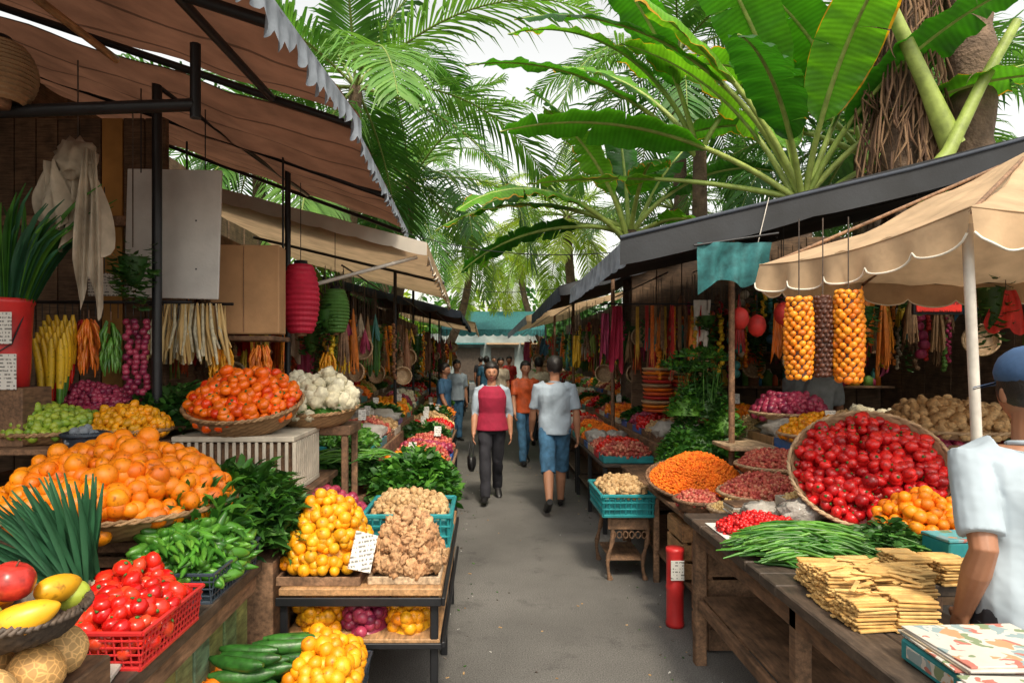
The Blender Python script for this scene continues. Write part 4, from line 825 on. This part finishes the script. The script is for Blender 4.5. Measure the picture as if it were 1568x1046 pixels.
b=B('spice_box'); b.box((1.88,2.74,.867),(.17,.15,.12),m_tealp,rz=.1); b.box((1.88,2.74,.935),(.175,.155,.012),mat('blue_print',[(.1,.38,.42)],.5,kind='print',kp=25),rz=.1); b.done()
b=B('plastic_bag'); one(b,(1.62,3.5,.86),(.12,.10,.07),m_bagp,lumpy(I3,.6,4)); one(b,(1.45,3.6,.84),(.1,.08,.05),m_bagp,lumpy(I3,.6,4,2)); one(b,(2.35,3.3,.92),(.12,.1,.12),m_bagp,lumpy(I3,.5,3,4)); b.done()
counter('market_counter',1.22,2.6,3.85,6.2,.68,m_wold,m_wold,None)
b=B('red_gas_drum'); b.lathe([(.001,0),(.054,0),(.056,.02),(.052,.04),(.052,.22),(.056,.24),(.052,.26),(.052,.44),(.056,.46),(.054,.48),(.001,.48)],m_redp,TR(1.16,4.2,.005),28); b.bb(1.12,1.2,4.14,4.147,.3,.42,m_paper); b.done()
b=B('wooden_crate'); slat_crate(b,1.24,1.62,3.82,4.1,.01,.56,m_wold,4); slat_crate(b,1.24,1.6,4.3,4.65,.25,.6,m_wood,3); b.done()
def bowl(name,x,y,z,r,h,m,gr,t=I1,base=m_wick2,rx=0,sc=(1,1,1),e=.7):
    b=B(name); basket(b,TR(x,y,z,rx),r,.07,base,n=64); heap(b,TR(x,y,z+.05,rx),r*.94,r*.94,h,gr,m,t,gap=1.7,e=e,sc=sc); return b.done()
b=B('orange_lentil_tray'); T=TR(1.5,4.85,.72,.25); basket(b,T,.36,.07,m_wold,n=72); heap(b,TR(1.5,4.84,.77,.25),.34,.34,.20,.0095,m_len,I1,gap=1.7,e=1.05,extra=.05); b.done()
bowl('red_bean_bowl',1.72,4.15,.76,.30,.13,m_bean,.013); bowl('cream_grain_bowl',1.45,3.98,.70,.15,.06,m_crm,.011); bowl('pink_bean_bowl',1.32,4.25,.70,.15,.07,m_bean,.013,base=m_wold); bowl('cream_grain_bowl',2.12,4.15,.80,.16,.08,m_crm,.012); bowl('red_bean_bowl',1.95,4.6,.86,.26,.12,m_bean,.013)
b=B('folded_cloth_stack')
for i in range(5): b.box((1.42,3.73,.81+i*.011),(.2,.16,.010),[m_white,m_wpale,pal[6],m_white,m_wold][i],rz=U(-.1,.1))
b.done()
b=B('plastic_box'); tray(b,1.58,1.80,3.60,3.74,.802,.10,m_whp); heap(b,TR(1.69,3.67,.86),.09,.06,.07,.012,m_crm,I1,p=3); b.done()
b=B('ornate_side_table'); b.bb(.9,1.2,5.05,5.6,.46,.49,m_wold); 
for x in(.92,1.18):
    for y in(5.07,5.58):
        t=np.linspace(0,1,9); P=np.stack([x+.02*np.sin(t*6.28),y+0*t,.46-.455*t],-1); b.tube(P,[.02,.024,.014,.02,.012,.02,.013,.012,.022],m_wold,8)
b.bb(.9,1.2,5.05,5.07,.38,.46,m_wold)
for i in range(6): 
    a=np.linspace(0,math.pi*2,12); b.tube(np.stack([.94+i*.046+.018*np.cos(a),0*a+5.06,.34+.025*np.sin(a)],-1),.005,m_wold,5)
b.bb(.92,1.18,5.09,5.56,.14,.155,m_wold); b.done()
b=B('peanut_crate'); crate(b,.86,1.22,5.0,5.6,.492,.64,m_tealp,step=.04,bar=.008,rows=3); b.bb(.87,1.21,5.01,5.59,.5,.61,m_tealp); heap(b,TR(1.04,5.3,.62),.17,.28,.10,.022,m_pea,POT,p=4); b.done()
b=B('parsley_plant'); basket(b,TR(1.7,5.6,.70),.22,.14,m_wold)
for (x,y,z,rx,ry,h,n,m) in [(1.72,5.6,.8,.30,.28,.42,1200,m_leaf),(1.80,5.65,1.1,.2,.2,.5,1100,m_leafd),(1.55,5.4,.72,.2,.2,.35,600,m_leaf),(1.62,5.55,1.15,.14,.14,.28,350,m_leaf),(1.92,5.5,1.0,.14,.14,.3,350,m_leaf)]: leafpile(b,TR(x,y,z),rx,ry,h,n,.055,m,up=.8,vol=.5,e=.7)
for i in range(26):
    a=R()*6.28; x,y=1.75+.12*math.cos(a),5.6+.12*math.sin(a); b.tube([(x,y,1.2),(x+U(-.08,.08),y,1.5),(x+U(-.2,.2),y+U(-.1,.1),U(1.6,1.75))],[.004,.003,.002],m_leaf,4)
    leafpile(b,TR(x+U(-.2,.2),y+U(-.1,.1),U(1.5,1.7)),.05,.05,.05,26,.045,m_leaf,up=.9)
b.done()
b=B('woven_plate_stack')
for k,(x,y) in enumerate([(1.75,7.0),(2.05,7.05),(1.9,7.4)]):
    for i in range(11): b.lathe([(.001,0),(.13,0),(.15,.02),(.152,.03),(.13,.02),(.001,.012)],[pal[9],m_chil,m_wick2,pal[0]][(i+k)%4],TR(x+U(-.01,.01),y,1.1+i*.042),28)
b.done()
b=B('raised_counter'); b.bb(2.05,4.2,4.5,6.1,.97,1.0,m_wpale); b.bb(2.1,4.2,4.55,6.05,.0,.968,m_wall); b.bb(1.75,2.1,4.9,5.3,.98,1.01,m_wpale); b.done()
tierrow('produce_row',2.1,2.75,4.55,6.0,1.0,.45); tierrow('produce_row',2.8,3.4,4.55,6.0,1.0,.5); tierrow('produce_row',3.45,4.1,4.55,6.0,1.0,.5)
bowl('yellow_fruit_tray',2.35,4.75,1.05,.3,.14,m_yel,.022,FRU); bowl('potato_basket',3.3,4.9,1.08,.42,.2,m_pea,.035,POT,e=.5); bowl('onion_basket',2.4,5.4,1.15,.3,.16,m_onion,.03,FRU)
b=B('stall_back_wall'); 
for i in range(14): b.bb(1.75+i*.3,2.04+i*.3,8.2,8.25+.008*(i%2),0,3.1,m_wall)
for i in range(12): b.bb(4.75,4.8+.008*(i%2),3.2+i*.42,3.2+i*.42+.41,0,3.2,m_wall)
b.done()
b=B('wall_shelf')
for z in(1.3,1.7,2.1): b.bb(2.0,4.7,7.85,8.15,z,z+.025,m_wold)
for i in range(110):
    z=random.choice([1.325,1.725,2.125]); x=U(2.1,4.6); h=U(.08,.26); r=U(.03,.07); b.lathe([(.001,0),(r,0),(r,h*.75),(r*.5,h*.9),(r*.5,h),(.001,h)],random.choice(pal+[m_white,m_choc]),TR(x,8.0+U(-.06,.06),z),14)
b.done()
b=B('red_shop_sign'); b.box((3.3,5.0,2.04),(.36,.03,.15),m_black); b.box((3.3,4.98,2.04),(.33,.012,.11),mat('sign_red',[(.6,.03,.02)],.4,kind='text',kp=90)); b.rod((3.15,5.0,2.1),(3.15,5.0,2.95),.004,m_metal); b.rod((3.45,5.0,2.1),(3.45,5.0,3.0),.004,m_metal); b.done()
hanging('hanging_goods',2.3,4.2,5.4,7.6,2.35,120,1.55); hanging('hanging_goods',3.3,4.3,4.3,4.6,2.3,12,1.65)
b=B('red_lantern_cluster')
for x,y,z in((1.93,5.2,1.95),(2.1,5.3,1.9),(2.22,5.1,1.98)): one(b,(x,y,z),(.07,.07,.09),pal[0],I2); b.rod((x,y,z+.08),(x,y,2.7),.003,m_metal)
b.done()
b=B('hanging_scarf'); cloth_hang(b,1.26,6.6,2.15,.55,.16,m_vest,fold=.04,gather=.5,sw=.2); cloth_hang(b,1.2,6.9,2.1,.45,.12,pal[5],fold=.04,gather=.4,sw=.2)
for i in range(12): cloth_hang(b,1.48+.05*i,6.6+U(-.1,.1),2.15,U(.3,.65),.04,[pal[2],pal[0],m_corn,m_wick2,m_wold][i%5],fold=.015,gather=.3,sw=.2)
cloth_hang(b,2.05,6.5,2.2,.4,.16,m_white,fold=.02,sw=.15); b.rod((1.1,6.6,2.17),(2.2,6.6,2.17),.008,m_metal); b.done()
b=B('teal_awning'); sheet(b,(-2,30,2.9),(-2,33,3.9),(2.6,33,3.9),(2.6,30,2.9),m_teal_c,sag=.05); valance(b,(2.6,30,2.9),(-2,30,2.9),.3,12,m_teal_c); b.rod((-2,30,0),(-2,30,3),.04,m_metal); b.rod((2.6,30,0),(2.6,30,3),.04,m_metal); b.done()
b=B('distant_shop_building'); b.bb(-9,9,44,50,0,3.2,m_dist)
for i in range(8): b.bb(-8.5+i*2.2,-7+i*2.2,43.9,43.99,0.2,2.3,m_wdark); b.bb(-8.8+i*2.2,-6.7+i*2.2,43.2,43.98,2.5,2.6,random.choice([m_teal_c,m_cream,m_brown]))
b.done()
b=B('overhead_cable')
for (p,q,s) in [((-.8,6.5,2.85),(.95,5.2,2.45),.18),((-.55,9,2.6),(.95,8.2,2.5),.15),((-.6,11,2.6),(.9,12,2.5),.15)]:
    p=np.array(p);q=np.array(q); t=np.linspace(0,1,14)[:,None]; P=p*(1-t)+q*t; P[:,2]-=s*4*(t*(1-t))[:,0]*.5; b.tube(P,.004,m_metal,5)
b.done()
# ------------------------------------------------------------------ vegetation
def banana_leaf(b,base,az,el,L,W,droop,pet=.28,roll=0,tear=.35):
    K=34; t=np.linspace(0,1,K); P=[np.array(base,float)]
    for i in range(1,K):
        e=el-droop*(t[i]**1.25); d=np.array([math.cos(az)*math.cos(e),math.sin(az)*math.cos(e),math.sin(e)]); P.append(P[-1]+d*L/(K-1))
    P=np.array(P); T=np.gradient(P,axis=0); T/=np.linalg.norm(T,axis=1)[:,None]
    S=np.cross(T,(0,0,1)); S/=np.linalg.norm(S,axis=1)[:,None]; Nn=np.cross(S,T)
    S2=S*math.cos(roll)+Nn*math.sin(roll); N2=np.cross(S2,T)
    s0=np.clip((t-pet)/(1-pet),0,1)
    b.tube(P,[.038*(1-.85*x)+.004 for x in t],m_brib,7)
    width=W*np.sin(math.pi*np.clip(s0**.75,0,1))**.55; v0=R()
    start=int(pet*K)
    for sd in(-1,1):
        i=start
        while i<K-1:
            seg=min(random.choice([1,2,3,5,7] if R()<tear else [6,9,12]),K-1-i); gap=U(.02,.25) if seg<6 else .03
            dr=U(.15,.6); nu=seg*2+1; rows=[];att=[]
            for a in range(nu):
                f=i+a/2; i0=int(f); i1=min(i0+1,K-1); w=f-i0
                p=P[i0]*(1-w)+P[i1]*w; s=S2[i0]; n=N2[i0]; tt=T[i0]; wd=width[i0]*(1-w)+width[i1]*w; row=[];ar=[]
                cen=(a/(nu-1)-.5)*2
                for c in range(6):
                    v=c/5; q=p+sd*s*wd*v*(1-.12*dr*v)+n*wd*(.28*v-.55*dr*v*v*1.6)+tt*wd*v*.22-tt*cen*gap*(v**1.5)*L/K*seg*.5
                    q=q+n*(.022*math.sin(f*1.7+sd+v0*9)+.012*math.sin(f*3.7+v0*20))*v
                    row.append(q); ar.append((f*L/K,v,np.clip(v0+.12*(dr-.4),0,1)))
                rows.append(row); att.append(ar)
            b.grid(np.array(rows),m_bleaf,np.array(att)); i+=seg
def banana_plant(name,x,y,h,leaves,lean=(0,0)):
    b=B(name); top=np.array([x,y,h]); base=np.array([x-lean[0],y-lean[1],0])
    t=np.linspace(0,1,12)[:,None]; P=base*(1-t)+top*t
    b.tube(P,[.17-.08*q for q in t[:,0]],m_trunk,14)
    for lf in leaves:
        az,el,L,W,dr=lf[:5]; ro=lf[5] if len(lf)>5 else U(-.35,.35)
        b0=top+np.array([math.cos(az)*.05,math.sin(az)*.05,U(-.25,.05)])
        banana_leaf(b,b0,az,el,L,W,dr,roll=ro,tear=.5,pet=lf[6] if len(lf)>6 else .28)
    return b.done()
random.seed(6)
pi=math.pi
banana_plant('banana_plant',3.9,8.4,3.65,[(pi+.12,1.12,4.4,.46,1.35,.5,.38),(pi+.05,.60,3.9,.40,.85,-.2,.35),(pi-.15,.25,3.4,.34,.35,.1,.5),(pi+.3,1.05,4.5,.48,1.1,.5,.35),(pi-.4,1.2,3.4,.42,.8),(pi+.5,1.3,3.8,.42,.8),(pi+.9,1.0,2.8,.36,1.2),(-pi/2,1.2,3.0,.36,1.0,.5),(-.6,.9,3.0,.4,1.3),(.2,.7,3.0,.4,.9),(pi/2,1.2,3.0,.4,.4),(-.25,1.3,3,.38,.5),(-.9,1.1,3,.38,1.0)])
banana_plant('banana_plant',2.15,10.2,3.55,[(pi,.95,2.7,.32,1.7,.4),(pi+.3,.75,2.9,.34,1.4,.3),(pi-.3,.4,2.6,.32,1.3),(pi+.15,.15,2.7,.30,.9,-.4),(pi,.45,3.0,.32,1.0,.3),(-pi/2,.9,2,.28,1.4),(pi+.6,1.2,2.4,.28,.9),(-.3,.9,2.2,.28,1.2),(.2,1.2,2.3,.28,.6),(pi/2,1.3,2.4,.28,.3),(pi-.1,1.35,2.8,.3,.8),(-1.0,.4,1.9,.28,1.3)])
banana_plant('banana_plant',5.2,9.2,4.3,[(pi,1.0,3.2,.4,1.2),(pi+.4,1.2,3.2,.4,.9),(0,1.0,3.0,.4,.9),(-pi/2,1.2,2.6,.38,1.0),(pi-.3,.6,3.0,.38,1.0),(.5,1.3,3,.4,.4)])
banana_plant('banana_plant',3.0,9.6,4.6,[(pi+.1,1.2,3.4,.42,1.5,.4),(pi+.5,1.25,3.2,.4,.8),(-.2,1.1,3.0,.4,.9),(pi-.5,1.0,3.0,.4,.9),(pi+.2,.75,3.6,.42,1.0,.4)])
def palm(name,x,y,h,n=20,L=3.6,lean=(0,0),m=None,seed=0,tr=.16,ncoil=46,low=-.7,wf=1.3):
    random.seed(seed); m=m or m_palm; b=B(name); top=np.array([x,y,h]); base=np.array([x-lean[0],y-lean[1],0]); t=np.linspace(0,1,30)[:,None]
    P=base*(1-t)+top*t; P[:,0]+=lean[0]*.25*np.sin(t[:,0]*pi)
    b.tube(P,[tr*(1.25-.5*q)*(1+.06*(i%2)) for i,q in enumerate(t[:,0])],m_trunk,14)
    for i in range(n):
        az=i*2.39996+U(-.2,.2); el=1.25-(1.25-low)*(i/n)+U(-.1,.1); l=L*U(.85,1.1); K=18; Q=[top.copy()]; dp=U(.9,1.5)
        tt=np.linspace(0,1,K)
        for k in range(1,K):
            e=el-dp*tt[k]**1.4; Q.append(Q[-1]+np.array([math.cos(az)*math.cos(e),math.sin(az)*math.cos(e),math.sin(e)])*l/(K-1))
        Q=np.array(Q); b.tube(Q,[.028*(1-.9*q)+.003 for q in tt],m_rachis,5,caps=False)
        u=np.linspace(.14,.995,ncoil); idx=u*(K-1); i0=np.minimum(idx.astype(int),K-2); w=(idx-i0)[:,None]
        p=Q[i0]*(1-w)+Q[i0+1]*w; T=Q[i0+1]-Q[i0]; T/=np.linalg.norm(T,axis=1)[:,None]; S=np.cross(T,(0,0,1)); S/=np.linalg.norm(S,axis=1)[:,None]+1e-9; Nn=np.cross(S,T)
        ll=(l*.25*np.sin(pi*(u*.8+.15))**.7)[:,None]; fv=R()
        for sd in(-1,1):
            d=T*(.55+.35*u[:,None])+sd*S*.85+Nn*rng.normal(.12,.13,(ncoil,1)); d/=np.linalg.norm(d,axis=1)[:,None]
            W=np.cross(d,Nn); W/=np.linalg.norm(W,axis=1)[:,None]; W*=.02*wf*L/3.6; dw=np.array([0,0,-1.])
            l2=ll*rng.uniform(.85,1.08,(ncoil,1))
            m1=p+d*l2*.5+dw*l2*.04; m2=p+d*l2*.8+dw*l2*.13; tp_=p+d*l2*.98+dw*l2*rng.uniform(.22,.4,(ncoil,1))
            V=np.stack([p-W*.5,p+W*.5,m1-W,m1+W,m2-W*.6,m2+W*.6,tp_,tp_+W*.05],1).reshape(-1,3)
            F=np.array([(0,1,3,2),(2,3,5,4),(4,5,7,6)]); F=(F[None]+(np.arange(ncoil)*8)[:,None,None]).reshape(-1,4)
            A=np.zeros((ncoil,8,3)); A[:,:,2]=np.clip(fv*.7+rng.random(ncoil)*.3,0,1)[:,None]; b.add(V,F,m,A.reshape(-1,3))
    return b.done()
palm('coconut_palm',-2.4,12.5,6.6,16,4.6,(.8,0),seed=3,wf=1.2,ncoil=68); palm('coconut_palm',-1.9,17,6.0,18,4.0,(1.5,0),seed=4); palm('coconut_palm',-5.0,15,6.4,18,4.2,(0,0),seed=8)
palm('coconut_palm',2.6,22,6.2,20,3.2,(-1,0),m_palmy,seed=5); palm('coconut_palm',4.2,15,8.3,20,4.2,(-.5,0),seed=6); palm('coconut_palm',8.0,14,8.0,20,4.4,(-.3,0),seed=9)
palm('coconut_palm',6.6,12,5.6,20,3.6,(0,0),seed=10,wf=1.4); palm('coconut_palm',-.6,27,5.8,20,3.2,(2.2,0),m_palmy,seed=11); palm('coconut_palm',1.6,34,6.8,20,3.6,(-2.8,0),m_palmy,seed=12); palm('coconut_palm',-3.5,25,8,20,4.6,(1,0),seed=13); palm('coconut_palm',5.5,20,6,20,4.0,(0,0),seed=14); palm('coconut_palm',10.5,17,6.6,20,4.4,(0,0),seed=15)
random.seed(31)
b=B('old_palm_tree'); t=np.linspace(0,1,40); P=np.stack([5.35+.12*np.sin(t*3),7.7+0*t,8*t],-1)
b.tube(P,[.23*(1+.12*math.sin(i*2.1)) for i in range(40)],m_trunk,16)
for i in range(560):
    a=R()*6.28; z=U(3.9,7.2); x,y=4.72+.3*math.cos(a)+U(-.14,.14),7.75+.25*math.sin(a); L=U(.3,1.0)
    b.tube([(x,y,z),(x+.08*math.cos(a),y+.05*math.sin(a),z-L*.5),(x+U(-.2,.2),y,z-L)],[.008,.016,.003],m_fibre,4)
b.tube([(4.75,7.8,2.5),(4.7,7.8,5),(4.9,7.8,8)],[.2,.18,.2],m_trunk,12)
for (p,q,r) in [((5.05,7.4,3.95),(3.9,7.2,6.2),.09),((4.5,7.3,3.3),(5.6,7.2,5.2),.08)]:
    p=np.array(p);q=np.array(q); b.tube([p,(p*2+q)/3+[.05,0,-.1],(p+q*2)/3+[0,0,-.04],q],[r*1.4,r*.9,r*.75,r*.6],m_brib,12)
b.done()
b=B('distant_foliage')
for i in range(26):
    x=U(-26,30); y=U(30,46); 
    if abs(x-.3)<5: continue
    h=U(4,8); leafpile(b,TR(x,y,0),U(2,3.5),U(2,3),h,700,.7,m_palm if R()<.6 else m_leafd,up=1,vol=.5,e=.4)
for x in(-7,-3.5,.5,4,8): leafpile(b,TR(x,54,0),2.8,2.4,U(5,7.5),700,.7,m_palmy if R()<.5 else m_palm,up=1,vol=.5,e=.4)
b.done()
# ------------------------------------------------------------------ people
person('woman_walking',.06,7.9,0,1.60,legs=((.32,.05,-.1),(-.22,.32,.45)),arms=((.15,.16,.25),(-.2,.2,.35)),top=m_vest,under=m_shirt,bottom=m_trous,fem=True,vest=True,sleeve=1.3,bag=True,hairlong=True,vox=.008)
person('man_walking',.74,7.4,pi-.05,1.68,legs=((.30,.12,-.1),(-.30,.45,.6)),arms=((-.1,.2,.3),(.2,.2,.35)),top=m_shirt,bottom=m_denim,short=True,sleeve=.85,skin=m_skin,vox=.008)
person('vendor_man',1.665,2.06,pi-.2,1.66,legs=((0.02,0.02,0),(-.02,.02,0)),arms=((.05,.18,.2),(-.50,.08,.98,.02)),top=m_shirtw,bottom=m_trous,sleeve=.85,skin=m_skin2,cap=m_capb,vox=.0055,head_yaw=.1,lean=.06)
person('stall_worker',3.0,6.3,2.6,1.78,legs=((0,0,0),(0,0,0)),arms=((.5,.1,.6),(.4,.1,.6)),top=mat('grey_shirt',[(.2,.22,.23)],.85),skin=m_skin2,vox=.012)
for (x,y,yaw,hh,tp_,bt,lg) in [(.60,10.6,.2,1.6,pal[9],m_denim,1),(-.72,11.5,1.2,1.55,mat('blue_shirt',[(.06,.16,.3)],.8),m_trous,0),(-.6,13.6,.4,1.60,m_shirt,m_denim,0),(1.0,13.0,3,1.66,pal[6],m_trous,1),(.35,17,.1,1.66,m_cloth,m_trous,1),(.0,19.5,3.1,1.7,pal[4],m_denim,1),(.7,21,0,1.7,pal[0],m_trous,1),(-.2,24,3,1.7,m_trous,m_trous,1),(.3,27,0,1.7,pal[7],m_denim,1)]:
    person('pedestrian',x,y,yaw,hh,legs=((.25,.1,0),(-.25,.3,.5)) if lg else ((.03,0,0),(-.03,0,0)),arms=((.2,.12,.3),(-.1,.12,.3)),top=tp_,bottom=bt,vox=.014,fem=R()<.4)
# ------------------------------------------------------------------ camera, light, world
cam=bpy.data.cameras.new('camera'); co=bpy.data.objects.new('camera',cam); scene.collection.objects.link(co)
co.location=(0,0,1.65); co.rotation_euler=(math.radians(90),0,0); cam.lens=24; cam.sensor_width=36; cam.shift_x=.025; cam.shift_y=.016; cam.clip_end=2000; cam.clip_start=.05
scene.camera=co
w=bpy.data.worlds.new('World'); scene.world=w; w.use_nodes=True; nt=w.node_tree; N=nt.nodes; L=nt.links; bg=N['Background']
sk=N.new('ShaderNodeTexSky'); sk.sky_type='NISHITA'; sk.sun_disc=False; sk.sun_elevation=math.radians(54); sk.sun_rotation=math.radians(168); sk.dust_density=3; sk.air_density=1.2
hs=N.new('ShaderNodeHueSaturation'); hs.inputs['Saturation'].default_value=.25; hs.inputs['Value'].default_value=2.0; L.new(sk.outputs[0],hs.inputs['Color'])
vm=N.new('ShaderNodeVectorMath'); vm.operation='MULTIPLY'; vm.inputs[1].default_value=(1.05,1.0,.90); L.new(hs.outputs[0],vm.inputs[0]); L.new(vm.outputs[0],bg.inputs[0]); bg.inputs[1].default_value=.15
sun=bpy.data.lights.new('sun','SUN'); sun.energy=3.2; sun.angle=math.radians(10); sun.color=(1,.87,.68); so=bpy.data.objects.new('sun',sun); scene.collection.objects.link(so)
el=math.radians(54); az=math.radians(168)
d=Vector((math.sin(az)*math.cos(el),math.cos(az)*math.cos(el),math.sin(el))); so.rotation_euler=d.to_track_quat('Z','Y').to_euler(); so.location=(0,-5,12)
scene.view_settings.view_transform='Standard'; scene.view_settings.look='None'; scene.view_settings.exposure=0
